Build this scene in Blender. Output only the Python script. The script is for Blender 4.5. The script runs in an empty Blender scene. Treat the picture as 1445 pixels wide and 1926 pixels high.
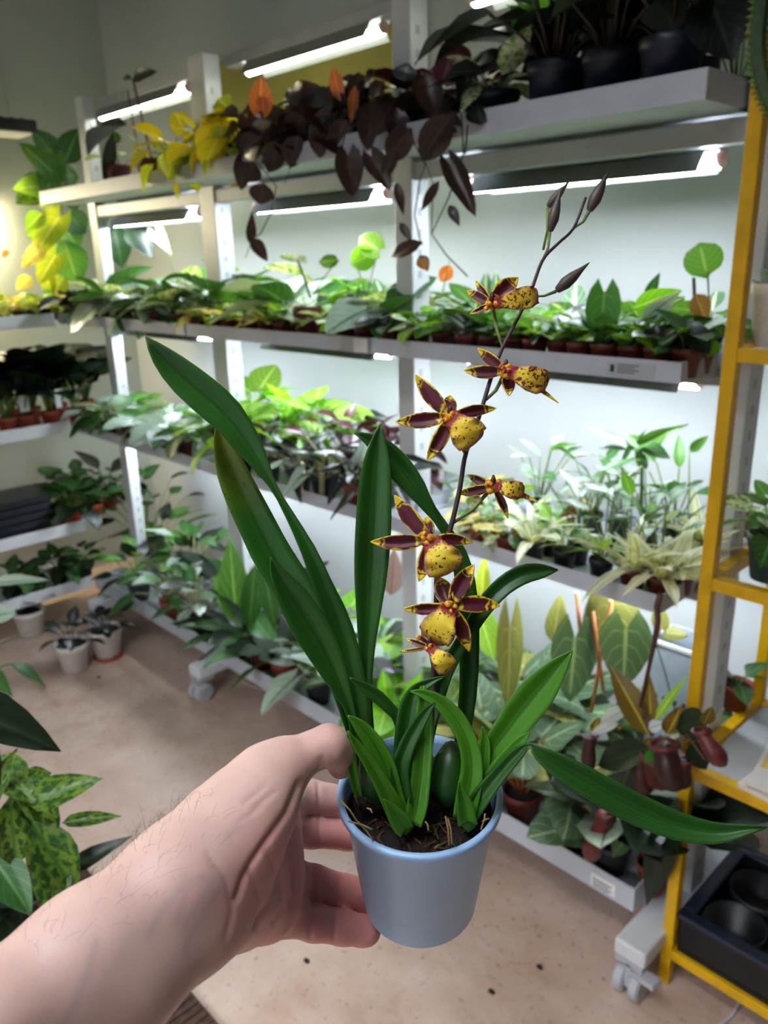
import bpy, bmesh, math, random
import numpy as np
from mathutils import Vector, Matrix
R = random.Random(7)
PI = math.pi
scene = bpy.context.scene
COL = scene.collection

# ------------------------------------------------------------------ camera, world, exposure
F, CX, CY, CAMH = 1500.0, 722.5, 963.0, 1.5
_d = np.array([118, 4687, 1500.]); _d /= np.linalg.norm(_d)
_l = np.array([-785 - CX, 518 - CY, F]); _l -= _d * (_l @ _d); _l /= np.linalg.norm(_l)
_X, _Z = -_l, -_d
MW = np.stack([_X, np.cross(_Z, _X), _Z])          # world axes seen from the camera
CAM = np.array([0, 0, CAMH])
cam_data = bpy.data.cameras.new('camera')
cam = bpy.data.objects.new('camera', cam_data); COL.objects.link(cam)
cam_data.sensor_fit = 'HORIZONTAL'; cam_data.sensor_width = 36; cam_data.lens = F / 1445 * 36
cam_data.clip_start = 0.02
r_, u_, b_ = MW @ [1, 0, 0], -(MW @ [0, 1, 0]), -(MW @ [0, 0, 1])
cam.matrix_world = Matrix([[r_[i], u_[i], b_[i], CAM[i]] for i in range(3)] + [[0, 0, 0, 1]])
cam_data.dof.use_dof = True; cam_data.dof.focus_distance = 0.44; cam_data.dof.aperture_fstop = 15
scene.camera = cam
scene.cycles.diffuse_bounces = 3; scene.cycles.glossy_bounces = 2; scene.cycles.max_bounces = 6; scene.cycles.caustics_reflective = False
scene.view_settings.view_transform = 'Standard'; scene.view_settings.look = 'None'
scene.view_settings.gamma = 1; scene.view_settings.use_curve_mapping = False
scene.view_settings.exposure = 0.38
world = bpy.data.worlds.new('world'); scene.world = world; world.use_nodes = True
world.node_tree.nodes['Background'].inputs[0].default_value = (0.95, 0.97, 1.0, 1)
world.node_tree.nodes['Background'].inputs[1].default_value = 0.035
FILL_RACK_POWER = 170.0
TUBE_POWER, TUBE_TOP, LAMP_POWER, CEIL_FILL_POWER = 68.0, 17.0, 0.15, 19.0


# ------------------------------------------------------------------ projection helpers (build-time only)
def ray(px, py): return MW @ np.array([px - CX, py - CY, F])
def P(px, py, d): return Vector(CAM + ray(px, py) / F * d)
def onY(px, py, y):
    r = ray(px, py); return Vector(CAM + r * (y / r[1]))
def onZ(px, py, z):
    r = ray(px, py); return Vector(CAM + r * ((z - CAMH) / r[2]))
def onX(px, py, x):
    r = ray(px, py); return Vector(CAM + r * (x / r[0]))
def xat(px, y, z):
    """X of the point with given y, z that shows at image column px"""
    a = MW.T @ np.array([1, 0, 0]); b = MW.T @ (np.array([0, y, z]) - CAM)
    k = (px - CX) / F
    return float((k * b[2] - b[0]) / (a[0] - k * a[2]))
def depth(p): return float((MW.T @ (np.array(p) - CAM))[2])


def cr(pts, n):
    """Catmull-Rom through rows of numbers"""
    p = np.array(pts, float); p = np.vstack([2 * p[0] - p[1], p, 2 * p[-1] - p[-2]]); out = []
    segs = len(p) - 3
    for i in range(n):
        x = i / (n - 1) * segs; k = min(int(x), segs - 1); t = x - k
        a, b, c, d = p[k:k + 4]
        out.append(.5 * ((2 * b) + (c - a) * t + (2 * a - 5 * b + 4 * c - d) * t * t + (3 * b - a - 3 * c + d) * t ** 3))
    return np.array(out)

# ------------------------------------------------------------------ materials
def lin(c):
    if isinstance(c, str): c = [int(c[i:i + 2], 16) / 255 for i in (0, 2, 4)]
    return tuple((x / 12.92 if x <= .04045 else ((x + .055) / 1.055) ** 2.4) for x in c) + (1,)
def newmat(name):
    m = bpy.data.materials.new(name); m.use_nodes = True
    nt = m.node_tree; return m, nt, nt.nodes['Principled BSDF']
def nd(nt, t, **kw):
    n = nt.nodes.new(t)
    for k, v in kw.items():
        if hasattr(n, k): setattr(n, k, v)
    return n
def ramp(nt, fac, stops, interp='LINEAR'):
    r = nd(nt, 'ShaderNodeValToRGB'); r.color_ramp.interpolation = interp
    el = r.color_ramp.elements
    while len(el) < len(stops): el.new(0.5)
    for e, (p, c) in zip(el, stops): e.position = p; e.color = lin(c) if not isinstance(c, tuple) else c
    nt.links.new(fac, r.inputs[0]); return r.outputs[0]
def mixc(nt, fac, a, b, mode='MIX'):
    n = nd(nt, 'ShaderNodeMix', data_type='RGBA', blend_type=mode)
    if hasattr(fac, 'links') or not isinstance(fac, (int, float)): nt.links.new(fac, n.inputs[0])
    else: n.inputs[0].default_value = fac
    for s, v in ((6, a), (7, b)):
        if isinstance(v, (str, tuple)): n.inputs[s].default_value = lin(v) if isinstance(v, str) else v
        else: nt.links.new(v, n.inputs[s])
    return n.outputs[2]
def math_(nt, op, a, b=None, c=None):
    n = nd(nt, 'ShaderNodeMath', operation=op)
    for i, v in enumerate((a, b, c)):
        if v is None: continue
        if isinstance(v, (int, float)): n.inputs[i].default_value = v
        else: nt.links.new(v, n.inputs[i])
    return n.outputs[0]
def noise(nt, scale, detail=3, vec=None, rough=.5):
    n = nd(nt, 'ShaderNodeTexNoise'); n.inputs['Scale'].default_value = scale
    n.inputs['Detail'].default_value = detail; n.inputs['Roughness'].default_value = rough
    nt.links.new(vec if vec is not None else coord(nt, 'Object'), n.inputs['Vector']); return n.outputs[0]
def coord(nt, which):
    return nd(nt, 'ShaderNodeTexCoord').outputs[which]
def bump(nt, bsdf, h, strength=.3, dist=.002):
    b = nd(nt, 'ShaderNodeBump'); b.inputs['Strength'].default_value = strength; b.inputs['Distance'].default_value = dist
    nt.links.new(h, b.inputs['Height']); nt.links.new(b.outputs[0], bsdf.inputs['Normal'])
def plain(name, c, rough=.5, metal=0, var=.12, scale=30, bumpy=0, spec=.5):
    m, nt, b = newmat(name)
    n = noise(nt, scale)
    c1 = lin(c)
    lo = tuple(x * (1 - var) for x in c1[:3]) + (1,); hi = tuple(min(1, x * (1 + var)) for x in c1[:3]) + (1,)
    nt.links.new(ramp(nt, n, [(.3, lo), (.7, hi)]), b.inputs['Base Color'])
    b.inputs['Roughness'].default_value = rough; b.inputs['Metallic'].default_value = metal
    b.inputs['Specular IOR Level'].default_value = spec
    if bumpy: bump(nt, b, n, bumpy)
    return m
def leafmat(name, base, vein=None, veinw=.06, side=0, edge=None, var=None, varamt=.5, rough=.4, trans=.25, spec=.5, huev=.5, back=None):
    """leaf: colour, midrib and side veins from the leaf's own UV, blotches (var) from noise"""
    m, nt, b = newmat(name)
    uv = nd(nt, 'ShaderNodeSeparateXYZ'); nt.links.new(coord(nt, 'UV'), uv.inputs[0])
    u = math_(nt, 'ABSOLUTE', math_(nt, 'SUBTRACT', uv.outputs[0], .5)); v = uv.outputs[1]
    oi = nd(nt, 'ShaderNodeObjectInfo').outputs['Random']
    c1 = lin(base); d1 = tuple(x * (1 - .45 * huev) for x in c1[:3]) + (1,); l1 = tuple(min(1, x * (1 + .5 * huev)) for x in c1[:3]) + (1,)
    col = ramp(nt, oi, [(0, d1), (.5, c1), (1, l1)])
    nz = noise(nt, 9 if var else 6, 4)
    if var:
        f = ramp(nt, nz, [(.5 - .12 * varamt, (0, 0, 0, 1)), (.5 + .06, (1, 1, 1, 1))])
        col = mixc(nt, f, var, col)
    if edge:
        f = ramp(nt, math_(nt, 'ADD', u, math_(nt, 'MULTIPLY', nz, .12)), [(.36, (0, 0, 0, 1)), (.48, (1, 1, 1, 1))])
        col = mixc(nt, f, col, edge)
    if vein:
        f = ramp(nt, u, [(veinw * .5, (1, 1, 1, 1)), (veinw, (0, 0, 0, 1))])
        if side:
            w = math_(nt, 'SINE', math_(nt, 'MULTIPLY', math_(nt, 'SUBTRACT', v, math_(nt, 'MULTIPLY', u, .75)), side * 6.283))
            f2 = ramp(nt, w, [(.92, (0, 0, 0, 1)), (.99, (.6, .6, .6, 1))])
            f = math_(nt, 'MAXIMUM', f, f2)
        col = mixc(nt, f, col, vein)
    nt.links.new(col, b.inputs['Base Color'])
    b.inputs['Roughness'].default_value = rough; b.inputs['Specular IOR Level'].default_value = spec
    tr = nd(nt, 'ShaderNodeBsdfTranslucent'); mx = nd(nt, 'ShaderNodeMixShader'); mx.inputs[0].default_value = trans
    tcol = mixc(nt, .7, col, mixc(nt, 1.0, col, (1.9, 1.7, .5, 1), 'MULTIPLY')) if trans > .1 else col
    nt.links.new(tcol, tr.inputs[0])
    out = nt.nodes['Material Output']
    nt.links.new(b.outputs[0], mx.inputs[1]); nt.links.new(tr.outputs[0], mx.inputs[2]); nt.links.new(mx.outputs[0], out.inputs[0])
    return m
def emit(name, c, s):
    m, nt, b = newmat(name)
    b.inputs['Base Color'].default_value = lin(c); b.inputs['Emission Color'].default_value = lin(c); b.inputs['Emission Strength'].default_value = s
    return m

MT = {}
MT['white_metal'] = plain('white_metal', 'd4d6d8', .38, var=.05, scale=12)
MT['grey_metal'] = plain('grey_metal', 'aeb2b6', .42, var=.06, scale=12)
MT['tray'] = plain('tray', 'b9bec6', .45, var=.06, scale=14)
MT['reflector'] = plain('reflector', '7e827c', .35, metal=.3, var=.08)
MT['yellow'] = plain('yellow_paint', 'd9a800', .4, var=.12, scale=25)
MT['terracotta'] = plain('terracotta_plastic', '8a3b26', .55, var=.2, scale=20)
MT['brownpot'] = plain('brown_pot', '5e241c', .5, var=.2, scale=20)
MT['orangepot'] = plain('orange_pot', 'b2472a', .55, var=.2, scale=20)
MT['blackpot'] = plain('black_pot', '14171c', .4, var=.2)
MT['navypot'] = plain('navy_pot', '10182b', .42, var=.2)
MT['greypot'] = plain('grey_pot', '3a3e40', .5, var=.2)
MT['whitepot'] = plain('white_pot', 'd8d2cc', .5, var=.12, scale=15)
MT['tealpot'] = plain('teal_pot', '2d4248', .5, var=.2)
MT['soil'] = plain('soil', '2a1c14', .95, var=.6, scale=90, bumpy=1)
MT['stem'] = plain('stem_green', '5d7a2e', .5, var=.25, scale=25)
MT['stem_dark'] = plain('stem_dark', '3b2f22', .6, var=.25, scale=25)
MT['stem_pale'] = plain('stem_pale', '9a9a6a', .5, var=.25, scale=25)
MT['stem_red'] = plain('stem_red', '6b3a30', .5, var=.25, scale=25)
MT['stem_orange'] = plain('stem_orange', 'c07a48', .5, var=.25, scale=25)
MT['card'] = plain('card', 'e6e6e4', .6, var=.05)
MT['ink'] = plain('ink', '2a2c30', .7, var=.1)
MT['clearplastic'] = plain('cloudy_plastic', '9aa6b0', .25, var=.06)
MT['black'] = plain('black_plastic', '0e1014', .45, var=.2)
MT['wood'] = plain('brown_ribbed', '4a3428', .9, var=.4, scale=60, bumpy=1)
MT['cable'] = plain('cable', 'cfcbc4', .5, var=.05)
MT['endcap'] = plain('endcap', 'e8b8ac', .4, var=.08)
L = {}
L['green'] = leafmat('leaf_green', '4c8030', '86aa5c', .05, 6, trans=.3)
L['lime'] = leafmat('leaf_lime', '82b03a', 'c6e07a', .05, 6, trans=.35)
L['bright'] = leafmat('leaf_bright', '6fb324', 'b8e070', .05, 5, trans=.35)
L['dark'] = leafmat('leaf_dark', '12220f', '22361e', .05, 6, trans=.12)
L['deep'] = leafmat('leaf_deep', '33602a', '5c8a4c', .05, 6, trans=.2)
L['blackish'] = leafmat('leaf_blackish', '141a18', '39443e', .05, 7, trans=.08, rough=.3)
L['silver'] = leafmat('leaf_silver', 'a3b8a6', '4f6a50', .05, 6, trans=.15, rough=.3)
L['velvet'] = leafmat('leaf_velvet', '4a6546', '93a878', .05, 5, trans=.12, rough=.6)
L['velvet_y'] = leafmat('leaf_velvet_yellow', '82843c', 'b8b068', .05, 5, trans=.1, rough=.6)
L['varieg'] = leafmat('leaf_variegated', '6d9a4a', 'cfdcae', .06, 5, var='dfe6cf', varamt=.8, trans=.25)
L['varieg_y'] = leafmat('leaf_variegated_yellow', '244a18', '46702a', .05, 6, var='6c8c30', varamt=.5, trans=.15)
L['gold'] = leafmat('leaf_gold', 'd9c23c', 'f0e28a', .06, 4, var='e8dfa0', varamt=.5, trans=.35)
L['yellow'] = leafmat('leaf_yellow', 'd2c41e', 'e8e060', .05, 4, trans=.4)
L['orange'] = leafmat('leaf_orange', 'd08a2a', 'e8b860', .05, 4, trans=.4)
L['cream'] = leafmat('leaf_cream_stripe', '8aa05e', 'e6e8c8', .34, 0, edge='e8ead2', trans=.25)
L['burgundy'] = leafmat('leaf_burgundy', '4a1f2a', '7d4a56', .05, 5, trans=.15, rough=.3)
L['brown'] = leafmat('leaf_brown', '2a1b18', '45302a', .04, 5, trans=.2, rough=.35, huev=.7)
L['copper'] = leafmat('leaf_copper', 'b5663e', 'd89a70', .05, 5, trans=.5, rough=.4)
L['pink'] = leafmat('leaf_pink', 'c9a79a', '9c6a66', .04, 8, trans=.05)
L['striped'] = leafmat('leaf_striped', '4f7c4a', 'd4e0c0', .12, 4, trans=.25)
L['black_silver'] = leafmat('leaf_black_silver', '2c3434', 'c9d2cf', .1, 6, trans=.08, rough=.3)
L['warm'] = leafmat('leaf_warm', '9fb02c', 'd6dc70', .06, 5, trans=.4)
L['withered'] = leafmat('leaf_withered', '8a6430', 'b08a50', .05, 6, trans=.3)


# ------------------------------------------------------------------ object helpers
def link(name, data, parent=None, loc=None):
    o = bpy.data.objects.new(name, data); COL.objects.link(o)
    if parent is not None: o.parent = parent
    if loc is not None: o.location = loc
    return o
def tag(o, label, cat, group=None, kind=None):
    o['label'] = label; o['category'] = cat
    if group: o['group'] = group
    if kind: o['kind'] = kind
    return o
def thing(name, label, cat, loc, group=None):
    return tag(link(name, None, None, loc), label, cat, group)
class MB:
    """collects simple solids, then links them as one mesh object"""
    def __init__(s): s.v = []; s.f = []; s.uv = {}
    def box(s, x0, x1, y0, y1, z0, z1):
        n = len(s.v)
        s.v += [(x, y, z) for z in (z0, z1) for y in (y0, y1) for x in (x0, x1)]
        s.f += [tuple(n + i for i in q) for q in ((0, 2, 3, 1), (4, 5, 7, 6), (0, 1, 5, 4), (2, 6, 7, 3), (0, 4, 6, 2), (1, 3, 7, 5))]
        return s
    def bar(s, a, b, w, h=None, up=(0, 0, 1)):
        a, b = Vector(a), Vector(b); h = h or w; t = (b - a).normalized()
        sd = t.cross(Vector(up)); sd = sd.normalized() if sd.length > 1e-6 else Vector((1, 0, 0)); n2 = sd.cross(t)
        n = len(s.v)
        for p in (a, b):
            for i, j in ((-1, -1), (1, -1), (1, 1), (-1, 1)): s.v.append(tuple(p + sd * i * w / 2 + n2 * j * h / 2))
        s.f += [tuple(n + i for i in q) for q in ((0, 1, 2, 3), (7, 6, 5, 4), (0, 4, 5, 1), (1, 5, 6, 2), (2, 6, 7, 3), (3, 7, 4, 0))]
        return s
    def tube(s, pts, rad, seg=6):
        pts = [Vector(p) for p in pts]; n0 = len(s.v)
        rads = rad if isinstance(rad, (list, tuple)) else [rad] * len(pts)
        prev = None
        for i, p in enumerate(pts):
            t = (pts[min(i + 1, len(pts) - 1)] - pts[max(i - 1, 0)])
            t = t.normalized() if t.length > 1e-9 else Vector((0, 0, 1))
            if prev is None:
                ref = Vector((0, 0, 1)) if abs(t.z) < .9 else Vector((1, 0, 0)); a = t.cross(ref).normalized()
            else: a = (prev - t * prev.dot(t)); a = a.normalized() if a.length > 1e-6 else t.orthogonal().normalized()
            prev = a; b = t.cross(a)
            for k in range(seg):
                an = 2 * PI * k / seg; s.v.append(tuple(p + (a * math.cos(an) + b * math.sin(an)) * rads[i]))
        for i in range(len(pts) - 1):
            for k in range(seg):
                k2 = (k + 1) % seg
                s.f.append((n0 + i * seg + k, n0 + i * seg + k2, n0 + (i + 1) * seg + k2, n0 + (i + 1) * seg + k))
        s.f.append(tuple(n0 + k for k in range(seg))[::-1]); m = n0 + (len(pts) - 1) * seg
        s.f.append(tuple(m + k for k in range(seg)))
        return s
    def lathe(s, prof, seg=20, M=None):
        n0 = len(s.v)
        for (r, z) in prof:
            for k in range(seg):
                an = 2 * PI * k / seg; p = Vector((r * math.cos(an), r * math.sin(an), z)); s.v.append(tuple(M @ p if M else p))
        for i in range(len(prof) - 1):
            for k in range(seg):
                k2 = (k + 1) % seg
                s.f.append((n0 + i * seg + k, n0 + i * seg + k2, n0 + (i + 1) * seg + k2, n0 + (i + 1) * seg + k))
        if prof[0][0] > 1e-6: s.f.append(tuple(n0 + k for k in range(seg))[::-1])
        if prof[-1][0] > 1e-6: m = n0 + (len(prof) - 1) * seg; s.f.append(tuple(m + k for k in range(seg)))
        return s
    def mesh(s, name, mat, smooth=False):
        me = bpy.data.meshes.new(name); me.from_pydata([tuple(v) for v in s.v], [], s.f); me.materials.append(mat)
        if smooth: me.polygons.foreach_set('use_smooth', [True] * len(me.polygons))
        me.update(); return me
    def build(s, name, mat, parent=None, smooth=False, origin=None, bevel=0):
        if origin is not None: s.v = [tuple(Vector(v) - Vector(origin)) for v in s.v]
        o = link(name, s.mesh(name, mat, smooth), parent)
        if origin is not None and parent is None: o.location = origin
        if bevel:
            b = o.modifiers.new('bevel', 'BEVEL'); b.width = bevel; b.segments = 2; b.limit_method = 'ANGLE'
        return o
def struct(o):
    o['kind'] = 'structure'; return o

# ------------------------------------------------------------------ the setting
WALLY, WALLX, CEILZ = 1.95, -3.85, 2.85
def floor_mat():
    m, nt, b = newmat('concrete_floor'); c = coord(nt, 'Object')
    n1 = noise(nt, 1.6, 5, c, .6); n2 = noise(nt, 7, 6, c, .65); n3 = noise(nt, 60, 3, c)
    col = ramp(nt, n1, [(.3, '9f8674'), (.5, 'bb9d8a'), (.72, 'cbb4a6')])
    col = mixc(nt, ramp(nt, n2, [(.35, (0, 0, 0, 1)), (.7, (.75, .75, .75, 1))]), col, 'd8c2b3')
    col = mixc(nt, ramp(nt, n3, [(.25, (.6, .6, .6, 1)), (.4, (0, 0, 0, 1))]), col, '6e5a4e')
    nt.links.new(col, b.inputs['Base Color']); b.inputs['Roughness'].default_value = .6
    bump(nt, b, n3, .08); return m
def wall_mat(name, c):
    m, nt, b = newmat(name); n1 = noise(nt, 1.2, 3); n2 = noise(nt, 120, 2)
    c1 = lin(c); nt.links.new(ramp(nt, n1, [(.3, tuple(x * .92 for x in c1[:3]) + (1,)), (.7, c1)]), b.inputs['Base Color'])
    b.inputs['Roughness'].default_value = .85; bump(nt, b, n2, .1); return m
struct(MB().box(-4.2, 1.6, -2.6, WALLY + .1, -.1, 0).build('floor', floor_mat()))
struct(MB().box(-4.2, 1.6, WALLY, WALLY + .1, 0, CEILZ).build('wall_back', wall_mat('wall_paint', 'c8cccb')))
struct(MB().box(WALLX - .1, WALLX, -2.6, WALLY, 0, CEILZ).build('wall_left', wall_mat('wall_paint_left', 'bfc5bb')))
struct(MB().box(-4.2, 1.6, -2.6, WALLY + .1, CEILZ, CEILZ + .1).build('ceiling', wall_mat('ceiling_paint', 'c8c9c4')))

# ------------------------------------------------------------------ main rack
BX = [-3.165, -2.255, -1.415, -0.63]        # bay limits along X
FY, PY = 1.31, 1.455                         # tray front, post front
T1, T2, T3, T0 = 1.765, 1.317, .885, .208    # tray lip tops
rack = thing('plant_rack', 'white steel shelving rack on castors along the back wall', 'rack', (-1.9, 1.6, 0))
RO = Vector((-1.9, 1.6, 0))
def rpart(name, mb, mat, bevel=0, parent=rack): return mb.build(name, mat, parent, origin=RO, bevel=bevel)
posts = [(-3.14, .06), (-2.345, .085), (-1.468, .058), (-0.632, .055)]
for i, (x, w) in enumerate(posts):
    mb = MB().box(x, x + w, PY, PY + (.045 if i == 0 else .06), .1, 2.086)
    po = rpart('post', mb, MT['white_metal'], .003)
    slot = MB()
    for k in range(38):
        z = .2 + k * .048; slot.box(x + w - .0005, x + w + .0008, PY + .02, PY + .032, z, z + .018)
    s = slot.build('slot_row', MT['grey_metal'], po, origin=RO); s['kind'] = 'stuff'
def caster(mb, x, y):
    mb.box(x - .03, x + .03, y - .03, y + .03, .085, .1)
    Mx = Matrix.Translation((x, y, 0)) @ Matrix.Rotation(PI / 2, 4, 'Y')
    for s in (-1, 1):
        mb.lathe([(0, -.012), (.03, -.012), (.036, -.008), (.036, .008), (.03, .012), (0, .012)], 20, Matrix.Translation((x + s * .018, y - .008, .036)) @ Matrix.Rotation(PI / 2, 4, 'Y'))
    mb.box(x - .006, x + .006, y - .03, y + .02, .03, .09)
    mb.bar((x + .01, y - .02, .075), (x + .065, y - .03, .085), .028, .012)
    return mb
for i, x in ((0, -3.12), (1, -2.30), (2, -1.44), (3, -.60)):
    ft = rpart('foot', MB().box(x - .035, x + .035, 1.235, 1.78, .098, .138), MT['white_metal'], .006)
    for y in (1.265, 1.74): caster(MB(), x, y).build('castor', MT['grey_metal'], ft, smooth=False, origin=RO)
for i in range(3):
    a, b = posts[i][0] + posts[i][1], posts[i + 1][0]
    rpart('top_beam', MB().box(a, b, 1.53, 1.57, 2.052, 2.086), MT['grey_metal'], .003)
    for z, hh in ((T1 - .075, .02), (T2 - .05, .01), (T3 - .05, .01)):
        rpart('support_beam', MB().box(a, b, PY + .005, PY + .045, z - hh, z + hh), MT['grey_metal'], .003)

BAYN = ['left', 'middle', 'right']
TIERN = {T1: 'top', T2: 'second', T3: 'third', T0: 'bottom'}
BASE = {}
def tray(i, z, lip):
    x0 = BX[i] + (.0 if i == 0 else .005) if i else -3.225
    x1 = BX[i + 1] - .006
    nm = '%s steel tray of the %s shelf on the white rack' % ({0: 'left', 1: 'middle', 2: 'right'}[i], TIERN[z])
    t = thing('shelf_tray', nm, 'shelf', ((x0 + x1) / 2, 1.5, z - lip), 'steel trays of the white rack')
    O = t.location.copy(); B = z - lip + .006
    in0 = .07 if i == 0 else .008; in1 = .105 if i == 0 else .058 if i == 1 else .008
    mb = MB().box(x0 + .002, x1 - .002, FY + .003, PY - .004, z - lip, B)
    mb.box(x0 + in0, x1 - in1, PY - .004, 1.72, z - lip, B)
    mb.build('base_panel', MT['tray'], t, origin=O)
    MB().box(x0, x1, FY, FY + .004, z - lip, z).build('front_lip', MT['tray'], t, origin=O, bevel=.001)
    MB().box(x0 + in0, x1 - in1, 1.716, 1.72, z - lip, z).build('back_lip', MT['tray'], t, origin=O)
    for xx in (x0, x1 - .004): MB().box(xx, xx + .004, FY + .004, PY - .004, z - lip, z).build('side_lip', MT['tray'], t, origin=O)
    for xx in (x0 + in0, x1 - in1 - .004): MB().box(xx, xx + .004, PY - .004, 1.716, z - lip, z).build('side_lip', MT['tray'], t, origin=O)
    if z == T2 and i < 2:
        MB().box(x1 - .05, x1 - .002, FY - .002, FY - .0005, z - lip + .001, z - .002).build('price_strip', MT['card'], t, origin=O)
    if z == T2 and i == 2:
        xs = xat(1160, FY, z - .02)
        st = MB().box(xs - .02, xs + .075, FY - .0012, FY, z - .033, z - .008).build('sticker', MT['grey_metal'], t, origin=O)
        k = MB().box(xs - .012, xs - .004, FY - .0018, FY - .0012, z - .026, z - .013)
        for q in range(4): k.box(xs + .002, xs + .045 - .008 * (q % 2), FY - .0018, FY - .0012, z - .013 - q * .0045, z - .0115 - q * .0045)
        k.build('sticker_print', MT['ink'], st, origin=O)
    if z == T0 and i == 2:
        xs = xat(1135, FY, z - .02)
        st = MB().box(xs - .03, xs + .03, FY - .0012, FY, z - .050, z - .018).build('sticker', MT['card'], t, origin=O)
        k = MB()
        for q in range(4): k.box(xs - .024, xs + .022 - .006 * (q % 2), FY - .0018, FY - .0012, z - .030 - q * .006, z - .028 - q * .006)
        k.build('sticker_print', MT['ink'], st, origin=O)
    BASE[(i, z)] = B
for i in range(3):
    tray(i, T1, .045); tray(i, T2, .037); tray(i, T3, .037); tray(i, T0, .060)

# light fixtures: V reflector, glowing tube, pinkish end caps
tube_mat = emit('tube_glow', 'eaf3ff', TUBE_POWER); tube_top_mat = emit('tube_glow_top', 'fafff0', TUBE_TOP)
def fixture(x0, x1, y, z, label, mat, top=.03):
    O = Vector(((x0 + x1) / 2, y, z)); t = thing('tube_light', label, 'light', O, 'tube lights on the white rack')
    mb = MB()
    prof = [(-.045, -.013), (-.022, .022), (.022, .022), (.045, -.013), (.043, -.014), (.021, .020), (-.021, .020), (-.043, -.014)]
    n = len(prof); mb.v = [(x0 + .02 - O.x, a, b) for a, b in prof] + [(x1 - .02 - O.x, a, b) for a, b in prof]
    mb.f = [(k, (k + 1) % n, n + (k + 1) % n, n + k) for k in range(n)] + [tuple(range(n))[::-1], tuple(range(n, 2 * n))]
    mb.build('reflector', MT['reflector'], t)
    MB().box(x0 + .015 - O.x, x1 - O.x, -.004 if top > .05 else -.02, .03, .0225, top).build('housing', MT['grey_metal'], t)
    MB().tube([(x0 - O.x, 0, 0), (x1 - O.x, 0, 0)], .0115, 12).build('tube', mat, t, smooth=True)
    for xx in (x0 - .009, x1 + .004):
        mb = MB(); mb.lathe([(0, -.008), (.013, -.007), (.016, 0), (.013, .006), (0, .007)], 14, Matrix.Translation((xx - O.x, 0, .008)) @ Matrix.Rotation(PI / 2, 4, 'Y'))
        mb.build('end_cap', MT['endcap'], t, smooth=True)
BN = ['left', 'middle', 'right']
for i in range(3):
    xa = [-3.13, -2.165, -1.30][i]; xb = [-2.505, -1.595, -.715][i]
    fixture(xa, xb, 1.55, 1.648, 'glowing tube light under the top shelf, %s bay of the rack' % BN[i], tube_mat, .071)
    fixture(xa, xb, 1.55, 2.028, 'glowing tube light hung from the top beam, %s bay of the rack' % BN[i], tube_top_mat, .0235)
    fixture(xa, xb, 1.55, T2 - .074, 'tube light under the second shelf, %s bay of the rack' % BN[i], tube_mat, .0365)
    fixture(xa, xb, 1.55, T3 - .074, 'tube light under the third shelf, %s bay of the rack' % BN[i], tube_mat, .0365)

# ------------------------------------------------------------------ leaves
def prof_ovate(t): return max(0, math.sin(PI * min(1, t ** .78))) ** .85
def prof_heart(t): return max(0, (1 - t) ** .62 * min(1, (t + .16) ** .45 * 1.35))
def prof_lance(t): return max(0, math.sin(PI * t ** .72)) ** 1.05
def prof_strap(t): return max(0, min(1, t * 5 + .45) * (1 - t ** 4) ** .8)
def prof_round(t): return max(0, 1 - (2 * t - 1) ** 2) ** .5
def prof_arrow(t): return max(0, (1 - t) ** .85)
KIND = {  # profile, width ratio, lobe, droop, fold
    'ovate': (prof_ovate, .30, 0, .25, .10), 'heart': (prof_heart, .44, .28, .30, .10), 'lance': (prof_lance, .13, 0, .35, .10),
    'strap': (prof_strap, .065, 0, .75, .10), 'round': (prof_round, .46, .10, .12, -.06), 'arrow': (prof_arrow, .24, .38, .2, .12),
    'broad': (prof_ovate, .38, .05, .35, .14), 'velvet': (prof_heart, .40, .34, .25, -.08)}
_leafcache = {}
def leafmesh(kind, mat, var=0):
    key = (kind, mat, var)
    if key in _leafcache: return _leafcache[key]
    pf, w, lobe, droop, fold = KIND[kind]; droop *= (.6, 1.0, 1.6)[var]
    ROWS, S = 7, (-1, -.5, 0, .5, 1); pmax = max(pf(k / 30) for k in range(31))
    me = bpy.data.meshes.new('leaf_%s' % kind); v = []; uvs = []; f = []
    for r in range(ROWS):
        t = r / (ROWS - 1)
        for s in S:
            hw = w * pf(t) / pmax
            y = t - lobe * (0, .95, .30)[int(round(abs(s) * 2))] * max(0, 1 - t * 1.5) ** 1.3
            ang = droop * 1.6 * t * t
            z = -droop * .55 * t * t + fold * abs(s) * hw * 2.2 + .02 * math.sin(9 * t + 2.6 * s * (1 + var))* abs(s)
            v.append((s * hw, y * (1 - .12 * droop * t), z)); uvs.append((.5 + s / 2, t))
    for r in range(ROWS - 1):
        for c in range(4): a = r * 5 + c; f.append((a, a + 1, a + 6, a + 5))
    me.from_pydata(v, [], f); me.materials.append(L[mat])
    ul = me.uv_layers.new(name='UVMap')
    for lp in me.loops: ul.data[lp.index].uv = uvs[lp.vertex_index]
    me.polygons.foreach_set('use_smooth', [True] * len(f)); me.update()
    _leafcache[key] = me; return me
def putleaf(root, kind, mat, base, d, up=(0, 0, 1), size=.05, wide=1.0, roll=0, var=None, name='leaf'):
    """base in the thing's own frame; d = direction of the blade"""
    d = Vector(d).normalized(); up = Vector(up); n = up - d * up.dot(d)
    if n.length < 1e-3: n = d.orthogonal()
    n.normalize(); x = d.cross(n)
    if roll: q = Matrix.Rotation(roll, 3, d); x = q @ x; n = q @ n
    o = link(name, leafmesh(kind, mat, R.randrange(3) if var is None else var), root)
    m3 = Matrix((x * size * wide, d * size, n * size)).transposed()
    o.matrix_basis = Matrix.Translation(Vector(base)) @ m3.to_4x4()
    return o
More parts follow.
